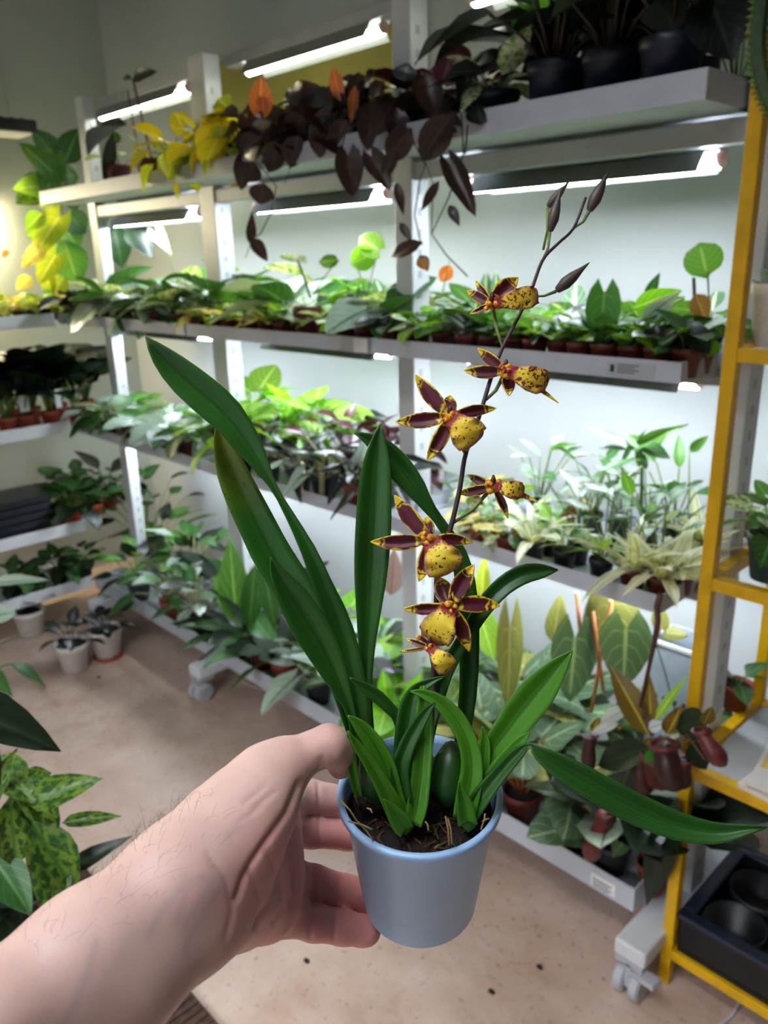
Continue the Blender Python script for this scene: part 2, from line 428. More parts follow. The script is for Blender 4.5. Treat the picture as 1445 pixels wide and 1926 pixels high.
def xleaf(root, kind, mat, bpx, tpx, wpx, y, dy=0.0, face=.75, var=0, name='leaf'):
    """a leaf seen from image point bpx to tpx, standing at plane Y=y (its tip dy further), half width wpx"""
    a = onY(bpx[0], bpx[1], y); b = onY(tpx[0], tpx[1], y + dy)
    d = b - a; ln = d.length
    view = Vector(CAM) - a; view.normalize()
    up = view * face + Vector((0, 0, 1)) * (1 - face)
    sc = depth(a) / F; w0 = KIND[kind][1] * ln
    return putleaf(root, kind, mat, a - root.location, d, up, ln, wpx * sc / max(w0, 1e-4), 0, var, name)

# ------------------------------------------------------------------ pots
_potcache = {}
def potmesh(mat, style='round'):
    k = (mat, style)
    if k in _potcache: return _potcache[k]
    mb = MB()
    if style == 'round': mb.lathe([(.70, 0), (.94, .82), (1.0, .83), (1.0, 1.0), (.94, 1.0), (.90, .80), (.68, .05)], 16)
    else: mb.lathe([(.74, 0), (.97, .93), (1.02, .93), (1.02, 1.0), (.95, 1.0), (.92, .85), (.70, .05)], 16)
    _potcache[k] = mb.mesh('pot', MT[mat], True); return _potcache[k]
SOIL = MB().lathe([(0, -.06), (.89, -.06), (.89, 0), (.5, .04), (0, .06)], 12).mesh('soil', MT['soil'], True)
def addpot(root, mat, r, h, loc=(0, 0, 0)):
    p = link('pot', potmesh(mat), root, loc); p.scale = (r, r, h)
    s = link('soil', SOIL, root, (loc[0], loc[1], loc[2] + h * .86)); s.scale = (r, r, r * .6)
def plant(loc, pot, r, h, kind, mat, n, size, pet, el=(25, 75), wide=1.0, stem='stem', name='potted_plant', seed=None, lean=0, extra=None):
    rr = random.Random(seed if seed is not None else R.random())
    root = link(name, None, None, loc)
    addpot(root, pot, r, h)
    mats = mat if isinstance(mat, (list, tuple)) else [mat]
    st = MB(); top = h * .88; a0 = rr.random() * 6.28
    for i in range(n):
        az = a0 + i * 2.4 + rr.uniform(-.35, .35); f = (i + .5) / n
        e = math.radians(el[1] + (el[0] - el[1]) * f + rr.uniform(-9, 9))
        s0 = Vector((math.cos(az) * r * .15, math.sin(az) * r * .15, top))
        L_ = pet * rr.uniform(.65, 1.15)
        pd = Vector((math.cos(az) * math.cos(e), math.sin(az) * math.cos(e), math.sin(e)))
        b = s0 + pd * L_
        if L_ > .012:
            mid = s0 + pd * L_ * .5 + Vector((0, 0, L_ * .08))
            st.tube([s0, mid, b], [max(.0012, size * .022)] * 3, 4)
        e2 = e - math.radians(rr.uniform(25, 60) if pet > .01 else rr.uniform(0, 15))
        d = Vector((math.cos(az) * math.cos(e2), math.sin(az) * math.cos(e2), math.sin(e2)))
        putleaf(root, kind, rr.choice(mats), b, d, (0, 0, 1), size * rr.uniform(.7, 1.15), wide, rr.uniform(-.5, .5), rr.randrange(3))
    if st.v: st.build('stem', MT[stem], root, smooth=True)
    return root

# ------------------------------------------------------------------ shelf plants
# type: pot, pot radius, pot height, leaf kind, leaf colours, count, blade length, petiole, elevation, width, stem, look
TY = {
 'g':   ('brownpot', .027, .05, 'ovate', ['green', 'bright'], 9, .055, .03, (15, 75), 1.25, 'stem', 'small green plant'),
 'l':   ('brownpot', .027, .05, 'ovate', ['lime', 'green'], 9, .055, .03, (15, 75), 1.2, 'stem', 'lime green seedling'),
 'h':   ('brownpot', .027, .05, 'heart', ['green', 'deep'], 8, .06, .04, (15, 75), 1, 'stem', 'small heart-leaved plant'),
 's':   ('brownpot', .027, .05, 'heart', ['silver', 'black_silver'], 8, .06, .035, (15, 70), 1, 'stem', 'small silvery-leaved plant'),
 'v':   ('brownpot', .027, .05, 'ovate', ['varieg', 'varieg', 'lime'], 10, .06, .03, (10, 70), 1.15, 'stem', 'white-variegated seedling'),
 'y':   ('brownpot', .027, .05, 'lance', ['gold', 'gold', 'lime'], 12, .075, .015, (15, 80), 1.7, 'stem', 'golden-leaved seedling'),
 't':   ('brownpot', .027, .05, 'ovate', ['striped', 'green'], 7, .08, .04, (30, 85), 1.0, 'stem', 'stripe-veined seedling'),
 'vb':  ('brownpot', .032, .055, 'heart', ['varieg', 'silver', 'deep'], 9, .10, .06, (10, 70), 1, 'stem', 'variegated arrowhead plant'),
 'gb':  ('brownpot', .032, .055, 'heart', ['green', 'deep', 'varieg'], 9, .10, .06, (15, 75), 1, 'stem', 'leafy green plant'),
 'bk':  ('brownpot', .032, .055, 'broad', ['blackish', 'black_silver'], 9, .11, .05, (10, 65), 1, 'stem', 'blackish-leaved plant'),
 'si':  ('brownpot', .034, .06, 'heart', ['silver', 'silver', 'deep'], 9, .11, .06, (5, 60), 1, 'stem', 'silvery broad-leaved plant'),
 'br':  ('blackpot', .04, .07, 'heart', ['bright', 'lime'], 15, .115, .15, (20, 85), 1, 'stem', 'bright lime-green plant'),
 'bu':  ('blackpot', .04, .07, 'broad', ['burgundy', 'blackish'], 12, .085, .12, (15, 85), 1, 'stem_red', 'burgundy-leaved plant'),
 'bs':  ('blackpot', .04, .07, 'arrow', ['black_silver', 'silver', 'blackish', 'blackish'], 11, .10, .10, (15, 75), 1.1, 'stem_pale', 'silver-veined black plant'),
 'st':  ('brownpot', .026, .055, 'strap', ['cream'], 13, .13, .0, (25, 80), 1.5, 'stem', 'cream-striped strappy plant'),
 'ar':  ('blackpot', .026, .055, 'lance', ['deep', 'green', 'silver'], 8, .085, .13, (55, 86), 1.2, 'stem', 'tall thin-stemmed plant'),
 'up':  ('blackpot', .026, .055, 'ovate', ['varieg', 'lime', 'green'], 10, .05, .03, (35, 85), .95, 'stem', 'upright cream-splashed plant'),
 'sm':  ('terracotta', .026, .05, 'lance', ['green', 'varieg', 'gold'], 11, .07, .03, (15, 75), 1.3, 'stem', 'small narrow-leaved plant'),
 've':  ('brownpot', .05, .085, 'velvet', ['velvet', 'velvet', 'velvet_y'], 9, .13, .17, (50, 85), 1.05, 'stem_orange', 'velvety heart-leaved plant'),
 'vg':  ('brownpot', .05, .085, 'heart', ['bright', 'lime', 'green'], 10, .11, .13, (25, 80), 1, 'stem', 'fresh green heart-leaved plant'),
 'la':  ('terracotta', .045, .08, 'lance', ['deep', 'dark', 'dark'], 11, .24, .05, (50, 82), 1.5, 'stem', 'dark long-bladed plant'),
 'lo':  ('greypot', .05, .085, 'lance', ['deep', 'deep', 'silver', 'dark', 'green'], 20, .13, .15, (25, 85), 1.9, 'stem_pale', 'spreading narrow-leaved plant'),
 'dk':  ('terracotta', .036, .075, 'broad', ['dark', 'dark', 'blackish'], 9, .19, .13, (60, 88), 1.25, 'stem', 'dark broad-leaved plant'),
 'dg':  ('orangepot', .042, .075, 'ovate', ['dark', 'deep'], 14, .10, .08, (10, 80), 1.2, 'stem', 'bushy dark green plant'),
 'gr':  ('greypot', .045, .08, 'heart', ['silver', 'blackish', 'velvet', 'dark'], 9, .14, .13, (30, 80), 1, 'stem_pale', 'grey-leaved plant'),
 'tn':  ('navypot', .055, .105, 'broad', ['dark', 'deep', 'blackish', 'dark'], 17, .14, .13, (36, 88), 1, 'stem_dark', 'dark-leaved plant'),
 'yl':  ('blackpot', .024, .05, 'ovate', ['warm', 'lime', 'gold'], 13, .05, .04, (10, 80), 1.2, 'stem', 'yellow-green seedling'),
}
PC = {'brownpot': 'brown', 'terracotta': 'terracotta', 'blackpot': 'black', 'navypot': 'navy', 'greypot': 'grey', 'orangepot': 'orange', 'whitepot': 'white'}
ORD = ['first', 'second', 'third', 'fourth', 'fifth', 'sixth', 'seventh', 'eighth', 'ninth', 'tenth', 'eleventh', 'twelfth', 'thirteenth', 'fourteenth', 'fifteenth', 'sixteenth', 'seventeenth', 'eighteenth']
SPEC = {}
def label_row(rows, place, group):
    """rows: list of (x, plant, type, special label)"""
    rows.sort(key=lambda q: q[0])
    for k, (x, o, ty, sp) in enumerate(rows):
        t = TY[ty]
        lb = sp or '%s in %s pot, %s from left, %s' % (t[11], PC[t[0]], ORD[k], place)
        tag(o, lb, 'plant', group)
def shelf_row(i, z, y, rowname, spec, grp, base=None, special={}, sc=1.0, pots={}):
    """spec: list of (px, type) at image columns"""
    rows = []; B = (base if base is not None else BASE[(i, z)]) + .0005
    for k, (px, ty) in enumerate(spec):
        t = TY[ty]; x = xat(px, y, B + t[2])
        s = sc * R.uniform(.9, 1.1) * (1.35 if z == T2 and rowname != 'front' and i < 2 else 1.22 if z == T2 and rowname != 'front' else 1.0)
        o = plant((x, y + R.uniform(-.006, .006), B), pots.get(px, t[0]), t[1], t[2], t[3], t[4], t[5], t[6] * s, t[7] * s, (max(t[8][0], 38), t[8][1]) if z == T2 and rowname == 'front' else t[8], t[9], t[10])
        SPEC[(i, z, rowname, px)] = o
        rows.append((x, o, ty, special.get(px)))
    label_row(rows, '%s row, %s shelf, %s tray' % (rowname, TIERN[z], BAYN[i]), grp)
def seq(a, b, n, types):
    return [(a + (b - a) * k / max(1, n - 1), types[k % len(types)]) for k in range(n)]
G2 = 'small pots on the second shelf'
# second shelf, right tray
shelf_row(2, T2, 1.352, 'front', seq(732, 884, 4, 'svgs') + seq(922, 1094, 5, 'hglgl') + seq(1139, 1294, 4, 'hgsh'), G2, special={})
shelf_row(2, T2, 1.415, 'middle', seq(790, 1320, 11, ['g', 'h', 't', 'l', 'g', 's', 'h', 'g', 't', 'h', 'g']), G2)
shelf_row(2, T2, 1.60, 'back', seq(890, 1400, 9, ['t', 'g', 'l', 't', 'v', 'h', 'g', 't', 'g']), G2)
# second shelf, middle tray
shelf_row(1, T2, 1.352, 'front', seq(372, 535, 6, ['y', 'y', 'y', 'v', 'y', 'l']) + seq(612, 690, 3, ['v', 'v', 's']), G2)
shelf_row(1, T2, 1.415, 'middle', seq(400, 730, 8, ['gb', 'v', 'y', 'vb', 'l', 'v', 'g', 'vb']), G2)
shelf_row(1, T2, 1.60, 'back', seq(450, 610, 4, ['gb', 'h', 'gb', 'gb']) + [(790, 'gb')], G2)
# second shelf, left tray
shelf_row(0, T2, 1.35, 'front', seq(140, 330, 7, ['bk', 'bk', 'vb', 's', 'vb', 'vb', 'gb']), G2)
shelf_row(0, T2, 1.422, 'middle', seq(205, 335, 5, ['vb', 'si', 'gb', 'vb', 'gb']), G2)
shelf_row(0, T2, 1.60, 'back', seq(235, 395, 5, ['gb', 'bk', 'vb', 'gb', 'gb']), G2)
G3 = 'potted plants on the third shelf'
shelf_row(2, T3, 1.352, 'front', [(905, 'sm'), (957, 'sm'), (1003, 'st'), (1065, 'up'), (1131, 'up'), (1192, 'st'), (1248, 'st')], G3, pots={1003: 'greypot'})
shelf_row(2, T3, 1.42, 'middle', [(880, 'sm'), (925, 'sm'), (985, 'sm'), (1035, 'up'), (1090, 'ar'), (1140, 'ar'), (1190, 'ar'), (1238, 'ar'), (1285, 'st')], G3)
shelf_row(2, T3, 1.60, 'back', [(900, 'sm'), (960, 'l'), (1015, 'ar'), (1065, 'sm'), (1115, 'ar'), (1165, 'ar'), (1215, 'ar'), (1265, 'ar'), (1312, 'st')], G3)
shelf_row(1, T3, 1.362, 'front', [(455, 'br'), (505, 'bu'), (560, 'bs'), (608, 'bs'), (668, 'bs'), (720, 'bs')], G3, pots={668: 'terracotta'})
shelf_row(1, T3, 1.56, 'back', [(480, 'br'), (540, 'br'), (600, 'br'), (655, 'bu'), (700, 'bu'), (745, 'bu'), (800, 'sm')], G3, pots={800: 'whitepot', 745: 'whitepot'})
shelf_row(0, T3, 1.362, 'front', seq(170, 345, 6, ['si', 'si', 'gb', 'si', 'si', 'gb']), G3)
shelf_row(0, T3, 1.56, 'back', seq(235, 400, 5, ['si', 'gb', 'si', 'gb', 'gb']), G3)
G0 = 'potted plants on the bottom shelf'
shelf_row(2, T0, 1.385, 'front', [(735, 'vg'), (825, 'vg'), (905, 've'), (985, 've'), (1075, 've'), (1152, 'gr'), (1228, 'dk')], G0)
shelf_row(2, T0, 1.60, 'back', [(800, 'vg'), (875, 'vg'), (960, 've'), (1040, 've'), (1125, 've'), (1210, 've')], G0)
shelf_row(1, T0, 1.385, 'front', [(450, 'la'), (490, 'la'), (535, 'la'), (600, 'gr'), (665, 'gr')], G0)
shelf_row(1, T0, 1.60, 'back', [(520, 'la'), (585, 'vg'), (650, 'vg'), (720, 'gr')], G0)
shelf_row(0, T0, 1.385, 'front', [(262, 'lo'), (325, 'lo'), (382, 'lo')], G0, sc=1.0, pots={325: 'terracotta', 382: 'navypot'})
shelf_row(0, T0, 1.60, 'back', [(300, 'lo'), (365, 'lo'), (425, 'la')], G0, sc=1.0)
G1 = 'potted plants on the top shelf'
shelf_row(2, T1, 1.385, 'front', [(1050, 'tn'), (1152, 'tn'), (1268, 'tn')], G1)
shelf_row(2, T1, 1.58, 'back', [(1050, 'tn'), (1140, 'tn'), (1206, 'gb'), (1300, 'tn')], G1)

# distinctive single leaves on some of them
def near(i, z, row, px):
    c = [(abs(k[3] - px), o) for k, o in SPEC.items() if k[0] == i and k[1] == z and k[2] == row]
    return min(c, key=lambda q: q[0])[1]
def stalk(root, a, b, y, mat='stem', r=.0016, dy=0):
    p, q = onY(a[0], a[1], y) - root.location, onY(b[0], b[1], y + dy) - root.location
    MB().tube([p, p.lerp(q, .5) + Vector((0, 0, .004)), q], r, 5).build('stem', MT[mat], root, smooth=True)
def relabel(o, lb): o['label'] = lb
p = near(2, T2, 'front', 1137); xleaf(p, 'heart', 'deep', (1137, 552), (1128, 660), 33, 1.335, face=1, var=0); stalk(p, (1137, 640), (1137, 548), 1.345)
relabel(p, 'plant with one large hanging dark green heart leaf, second shelf, right tray front')
p = near(2, T2, 'middle', 1300); xleaf(p, 'round', 'green', (1330, 518), (1316, 455), 36, 1.41, face=1); stalk(p, (1335, 620), (1331, 510), 1.41)
xleaf(p, 'ovate', 'withered', (1308, 552), (1330, 605), 20, 1.40, face=1); stalk(p, (1308, 630), (1305, 522), 1.405, 'stem_dark', .003)
relabel(p, 'plant with round leaf on tall stalk and one withered leaf, second shelf, right tray')
p = near(2, T2, 'front', 1250); xleaf(p, 'ovate', 'silver', (1205, 605), (1278, 550), 16, 1.35, face=.9); xleaf(p, 'ovate', 'bright', (1190, 580), (1282, 545), 20, 1.37, face=.9)
relabel(p, 'plant with long grey-white pointed leaf over a green one, second shelf, right tray')
p = near(2, T2, 'front', 1290); xleaf(p, 'ovate', 'dark', (1300, 612), (1335, 668), 22, 1.33, face=.9); xleaf(p, 'ovate', 'black_silver', (1275, 615), (1225, 658), 16, 1.33, face=.9)
relabel(p, 'plant with dark leaves drooping over the right end of the second shelf')
p = near(2, T2, 'back', 1210); xleaf(p, 'lance', 'deep', (1215, 565), (1242, 512), 11, 1.55, face=1)
p = near(2, T2, 'back', 935); xleaf(p, 'ovate', 'striped', (913, 580), (915, 508), 14, 1.55, face=1); xleaf(p, 'ovate', 'striped', (935, 580), (933, 507), 12, 1.55, face=1)
p = near(2, T2, 'middle', 820); xleaf(p, 'ovate', 'copper', (850, 500), (826, 532), 14, 1.40, face=1); stalk(p, (822, 600), (846, 490), 1.40, 'stem_pale')
# two taller pots in the middle tray of the second shelf
B2 = BASE[(1, T2)] + .0005
def special(px, y, B, pot, r, h, lb, n=4, kind='ovate', mat='green', size=.05, pet=.04, name='potted_plant', el=(20, 75), stem='stem', wide=1.0, cat='plant', group=None):
    o = plant((xat(px, y, B + h), y, B), pot, r, h, kind, mat, n, size, pet, el, wide, stem, name)
    tag(o, lb, cat, group); return o
p = special(578, 1.358, B2, 'brownpot', .04, .095, 'plant with thin curved stem and few leaves in large brown pot, second shelf', 2)
xleaf(p, 'ovate', 'varieg', (560, 490), (522, 478), 7, 1.35); xleaf(p, 'ovate', 'silver', (566, 492), (574, 482), 10, 1.35, face=1); stalk(p, (584, 560), (560, 488), 1.352, 'stem_dark', .003); xleaf(p, 'round', 'green', (635, 490), (597, 492), 13, 1.36, face=.9); stalk(p, (590, 555), (632, 492), 1.36)
p = special(668, 1.56, B2, 'brownpot', .05, .10, 'tall plant with bright lime leaves in brown pot, second shelf, middle tray', 6, 'ovate', ['lime', 'bright'], .09, .07)
xleaf(p, 'heart', 'lime', (712, 470), (672, 442), 24, 1.55, face=1); xleaf(p, 'heart', 'bright', (695, 480), (655, 500), 24, 1.55, face=1); stalk(p, (690, 560), (712, 468), 1.55); stalk(p, (690, 560), (668, 490), 1.55)
p = special(722, 1.56, B2, 'brownpot', .05, .095, 'plant with reddish-green whorled leaves in wide brown pot, second shelf, middle tray', 9, 'lance', ['green', 'withered', 'striped'], .12, .03, wide=1.6)
# stems and tags on shelf three
p = near(1, T3, 'front', 608); stalk(p, (606, 945), (606, 872), 1.33, 'stem_pale', .008); stalk(p, (612, 872), (575, 820), 1.34, 'stem_pale', .0035); stalk(p, (606, 872), (640, 835), 1.34, 'stem_pale', .0035)
relabel(p, 'black and silver plant with thick pale forked stem, front of third shelf, middle tray')
p = near(2, T3, 'back', 1190); 
for tp, bp, w, m in (((1290, 793), (1180, 850), 11, 'green'), ((1100, 795), (1200, 842), 8, 'silver'), ((1262, 860), (1205, 838), 16, 'deep'), ((1175, 815), (1210, 842), 12, 'green'), ((1120, 838), (1180, 845), 6, 'deep'), ((1200, 880), (1210, 845), 10, 'green')):
    xleaf(p, 'lance' if w < 10 else 'ovate', m, bp, tp, w, 1.55, face=.6)
stalk(p, (1207, 960), (1207, 842), 1.55, 'stem', .004); relabel(p, 'tallest plant with whorl of long arching leaves, third shelf, right tray back')
p = near(2, T3, 'back', 1312); xleaf(p, 'ovate', 'green', (1297, 850), (1332, 820), 10, 1.60, face=.9); stalk(p, (1295, 980), (1297, 848), 1.60)
p = near(2, T3, 'back', 1015); xleaf(p, 'lance', 'silver', (1012, 900), (976, 868), 11, 1.58, face=.9); stalk(p, (1020, 960), (1012, 898), 1.58)
# velvet leaves, bottom right
p = near(2, T0, 'back', 1125)
for k, m, b, t, w, y in (('velvet', 'velvet_y', (1150, 1135), (1160, 1250), 52, 1.55), ('velvet', 'velvet', (1178, 1185), (1172, 1300), 50, 1.50), ('velvet', 'velvet', (1082, 1200), (1070, 1330), 44, 1.50), ('velvet', 'velvet_y', (1118, 1160), (1110, 1260), 22, 1.53)):
    xleaf(p, k, m, b, t, w, y, face=.9, var=0)
for a, b in (((1112, 1340), (1150, 1130)), ((1095, 1230), (1085, 1115)), ((1135, 1300), (1115, 1150))): stalk(p, a, b, 1.53, 'stem_orange', .005)
relabel(p, 'largest velvety plant with yellow-green heart leaves on orange stems, bottom shelf back')
p = near(2, T0, 'back', 1040); xleaf(p, 'ovate', 'velvet_y', (1040, 1210), (1055, 1118), 20, 1.55, face=.9); xleaf(p, 'velvet', 'velvet_y', (960, 1180), (955, 1350), 26, 1.45, face=.9)
p = near(2, T0, 'back', 1210); xleaf(p, 'velvet', 'velvet_y', (1255, 1190), (1295, 1195), 14, 1.55, face=.8); xleaf(p, 'velvet', 'velvet_y', (1245, 1180), (1235, 1130), 16, 1.55, face=.9)
p = near(2, T0, 'back', 875); xleaf(p, 'heart', 'lime', (905, 1160), (930, 1245), 26, 1.5, face=.9); xleaf(p, 'ovate', 'warm', (905, 1130), (912, 1045), 14, 1.55, face=.9)
p = near(1, T0, 'back', 720); xleaf(p, 'ovate', 'pink', (735, 1120), (742, 1035), 22, 1.5, face=1); relabel(p, 'grey-leaved plant with one pinkish leaf, bottom shelf back')
p = near(2, T0, 'front', 735)
for b, t, w in (((735, 1370), (720, 1260), 24), ((750, 1380), (790, 1270), 28), ((760, 1390), (830, 1320), 26), ((730, 1390), (700, 1310), 22)): xleaf(p, 'heart', 'bright', b, t, w, 1.33, face=.9)
p = near(1, T0, 'front', 450)
for b, t, w in (((445, 1170), (432, 1010), 30), ((455, 1180), (395, 1075), 18), ((460, 1190), (475, 1215), 20)): xleaf(p, 'lance', 'green', b, t, w, 1.36, face=.9)
for b, t, w in (((480, 1060), (465, 1215), 22), ((495, 1055), (520, 1200), 20)): xleaf(p, 'lance', 'deep', b, t, w, 1.34, face=.9)

# ------------------------------------------------------------------ top shelf: small pots, yellow plants, dark trailing vine
BT0, BT1, BT2 = BASE[(0, T1)] + .0005, BASE[(1, T1)] + .0005, BASE[(2, T1)] + .0005
p = special(222, 1.37, BT0, 'brownpot', .042, .085, 'plant with large dark drooping leaf in left brown pot on top shelf', 4, 'ovate', ['deep', 'varieg'], .07, .07, group=G1)
xleaf(p, 'broad', 'dark', (235, 235), (150, 275), 24, 1.36, face=.5); xleaf(p, 'lance', 'dark', (212, 250), (196, 372), 13, 1.33, face=.9)
p = special(280, 1.37, BT0, 'brownpot', .045, .085, 'plant with thin tall stem and small top leaf in brown pot, top shelf left', 5, 'ovate', ['deep', 'varieg'], .06, .06, group=G1)
xleaf(p, 'ovate', 'deep', (248, 148), (228, 145), 6, 1.37); xleaf(p, 'ovate', 'dark', (250, 148), (290, 132), 12, 1.37, face=.8); stalk(p, (285, 300), (250, 148), 1.37, 'stem_red', .004); stalk(p, (262, 300), (240, 170), 1.38, 'stem_dark', .002)
for k, px in enumerate((330, 390, 440)):
    p = special(px, 1.37, BT1 if px > 360 else BT0, 'blackpot', .04, .075, 'bright yellow-leaved plant on top shelf, %s from left' % ORD[k], 16, 'broad', ['yellow', 'yellow', 'warm'], .09, .07, el=(-20, 80), group='yellow plants on the top shelf', wide=1.1)
    for q in range(6):
        cx = px + R.uniform(-30, 30); cy = (260, 235, 225)[k] + R.uniform(-50, 60); xleaf(p, 'ovate', R.choice(['yellow', 'warm', 'yellow']), (cx, cy), (cx + R.uniform(-30, 30), cy + R.uniform(15, 45)), R.uniform(14, 22), 1.33 + R.uniform(-.02, .03), face=.8)
    if k == 0: xleaf(p, 'ovate', 'yellow', (315, 290), (310, 345), 14, 1.32); xleaf(p, 'lance', 'yellow', (325, 310), (335, 378), 8, 1.32)
    if k == 2: xleaf(p, 'round', 'yellow', (405, 215), (412, 330), 42, 1.325, face=.9)
# dark trailing vine: three pots, stems over the tray lip
vine = thing('trailing_vine', 'dark brown trailing vine hanging over the edge of the top shelf', 'plant', (xat(690, 1.40, BT1), 1.40, BT1))
addpot(vine, 'blackpot', .06, .085)
VY = 1.29
HANG = [  # leaf base px, tip px, half width px, Y
 ('heart', (655, 292), (664, 372), 28, 1.28), ('heart', (700, 295), (735, 355), 22, 1.285), ('broad', (478, 305), (462, 345), 24, 1.285), ('broad', (495, 345), (488, 388), 24, 1.28), ('lance', (472, 462), (474, 395), 10, 1.28),
 ('ovate', (474, 448), (503, 490), 13, 1.28), ('round', (770, 245), (725, 300), 26, 1.285), ('broad', (850, 215), (785, 310), 32, 1.275), ('heart', (848, 310), (895, 405), 22, 1.27), ('lance', (826, 340), (788, 402), 10, 1.275),
 ('lance', (745, 342), (760, 405), 10, 1.28), ('ovate', (795, 455), (729, 484), 14, 1.285), ('ovate', (790, 480), (805, 510), 12, 1.29), ('lance', (752, 418), (775, 455), 8, 1.29), ('lance', (845, 385), (865, 425), 10, 1.30),
 ('broad', (492, 258), (450, 295), 26, 1.285), ('broad', (470, 240), (455, 300), 22, 1.29), ('broad', (800, 140), (820, 220), 26, 1.29), ('heart', (740, 290), (718, 345), 14, 1.29)]
HANG += [('broad', (560, 255), (545, 320), 24, 1.30), ('broad', (610, 240), (600, 300), 26, 1.30), ('broad', (530, 265), (500, 330), 22, 1.295), ('heart', (700, 220), (690, 285), 26, 1.30), ('broad', (745, 205), (752, 275), 24, 1.30), ('broad', (575, 215), (540, 265), 26, 1.31), ('broad', (650, 225), (630, 285), 24, 1.305), ('ovate', (690, 250), (672, 250), 12, 1.29)]
for k, b, t, w, y in HANG: xleaf(vine, k, 'brown', b, t, w, y, face=.85, var=0)
for k, b, t, w, y in (('heart', (490, 205), (492, 142), 23, 1.31), ('ovate', (492, 180), (498, 215), 14, 1.30), ('ovate', (640, 190), (625, 120), 14, 1.31), ('ovate', (668, 160), (660, 235), 10, 1.31)): xleaf(vine, k, 'copper', b, t, w, y, face=1)
xleaf(vine, 'ovate', 'orange', (788, 485), (802, 508), 11, 1.285, face=.9)
rv = random.Random(11)
for k in range(85):
    px = rv.uniform(445, 905); top = np.interp(px, [440, 620, 780, 900], [215, 165, 130, 150]); py = top + rv.uniform(0, 95)
    an = rv.uniform(-.6, PI + .6); ln = rv.uniform(48, 78)
    xleaf(vine, rv.choice(['broad', 'ovate', 'heart']), rv.choice(['brown', 'brown', 'brown', 'blackish', 'burgundy']), (px, py), (px + math.cos(an) * ln, py + abs(math.sin(an)) * ln * rv.choice((1, 1, -.7))), rv.uniform(17, 28), rv.uniform(1.29, 1.42), face=rv.uniform(.3, .9), var=rv.randrange(3))
def vstem(pts, y, r=.0017, mat='stem_dark'): MB().tube([onY(a, b, y) - vine.location for a, b in pts], r, 5).build('stem', MT[mat], vine, smooth=True)
vstem([(690, 215), (650, 250), (640, 290), (655, 293)], 1.29); vstem([(868, 215), (872, 290), (860, 320), (845, 370), (812, 440), (840, 480), (880, 520)], 1.28)
vstem([(500, 240), (480, 300), (520, 350), (510, 400), (490, 440), (474, 450)], 1.285); vstem([(760, 230), (800, 310), (790, 340), (780, 405), (790, 450), (795, 460)], 1.285); vstem([(800, 305), (815, 345), (812, 440)], 1.285, .0012)
vstem([(880, 235), (875, 290)], 1.28, .002); vstem([(540, 250), (545, 320), (535, 345)], 1.29, .001); vstem([(474, 450), (462, 485)], 1.28, .001)
p = special(930, 1.37, BT2, 'navypot', .052, .075, 'bushy bronze-leaved plant in small navy pot near the vine, top shelf', 12, 'lance', ['brown', 'withered', 'varieg', 'copper'], .10, .05, wide=1.8, group=G1)
p = special(850, 1.42, BT2, 'blackpot', .05, .085, 'dark plant with thin pinkish shoots in black pot behind the vine, top shelf', 8, 'broad', ['brown', 'burgundy'], .10, .06, group=G1)
stalk(p, (845, 110), (822, 58), 1.42, 'stem_pale', .003); stalk(p, (835, 108), (828, 75), 1.42, 'stem_orange', .004)
p = special(770, 1.40, BT1, 'blackpot', .05, .085, 'dark brown-leaved plant in black pot above the hanging vine, top shelf', 9, 'broad', ['brown', 'burgundy'], .10, .06, group=G1)
p = special(590, 1.40, BT1, 'blackpot', .055, .085, 'dark brown-leaved plant beside the yellow plants, top shelf', 9, 'broad', ['brown', 'burgundy'], .10, .06, group=G1)
p = near(2, T1, 'front', 1268)
xleaf(p, 'broad', 'blackish', (1330, -20), (1380, 110), 60, 1.36, face=.8, var=1); xleaf(p, 'broad', 'dark', (1255, -10), (1265, 62), 55, 1.35, face=.7); xleaf(p, 'ovate', 'yellow', (1215, 20), (1240, 50), 14, 1.42, face=1)
relabel(p, 'dark plant with large drooping leaf in rightmost navy pot, top shelf')
p = near(2, T1, 'front', 1152); stalk(p, (1150, 100), (1158, -20), 1.385, 'stem_dark', .012); xleaf(p, 'ovate', 'bright', (1170, 90), (1195, 30), 18, 1.42, face=1)
relabel(p, 'dark plant with thick bare trunk in navy pot, middle of three, top shelf')
relabel(near(2, T1, 'front', 1060), 'leafy dark plant in navy pot, leftmost of three, top shelf')
p = near(2, T1, 'front', 1060); xleaf(p, 'ovate', 'bright', (1000, 60), (1040, 20), 20, 1.42, face=1); xleaf(p, 'lance', 'deep', (980, 10), (965, 60), 12, 1.40, face=1)

# ------------------------------------------------------------------ left rack, at right angles to the main one
def leaf3(root, kind, mat, a, b, wpx, face=.75, var=0):
    d = b - a; ln = d.length; view = (Vector(CAM) - a).normalized(); up = view * face + Vector((0, 0, 1)) * (1 - face)
    return putleaf(root, kind, mat, a - root.location, d, up, ln, wpx * depth(a) / F / max(KIND[kind][1] * ln, 1e-4), 0, var)
def yat(px, x, z):
    a = MW.T @ np.array([0, 1, 0]); b = MW.T @ (np.array([x, 0, z]) - CAM); k = (px - CX) / F
    return float((k * b[2] - b[0]) / (a[0] - k * a[2]))
side = thing('side_rack', 'white shelving rack standing at right angles on the left', 'rack', (-3.45, .5, 0)); SO = Vector((-3.45, .5, 0))
for y in (.1, .72): MB().box(-3.64, -3.58, y, y + .06, 0, 2.05).build('post', MT['white_metal'], side, origin=SO, bevel=.003)
LZ = {'second': 1.322, 'third': .897, 'fourth': .472, 'bottom': .218}
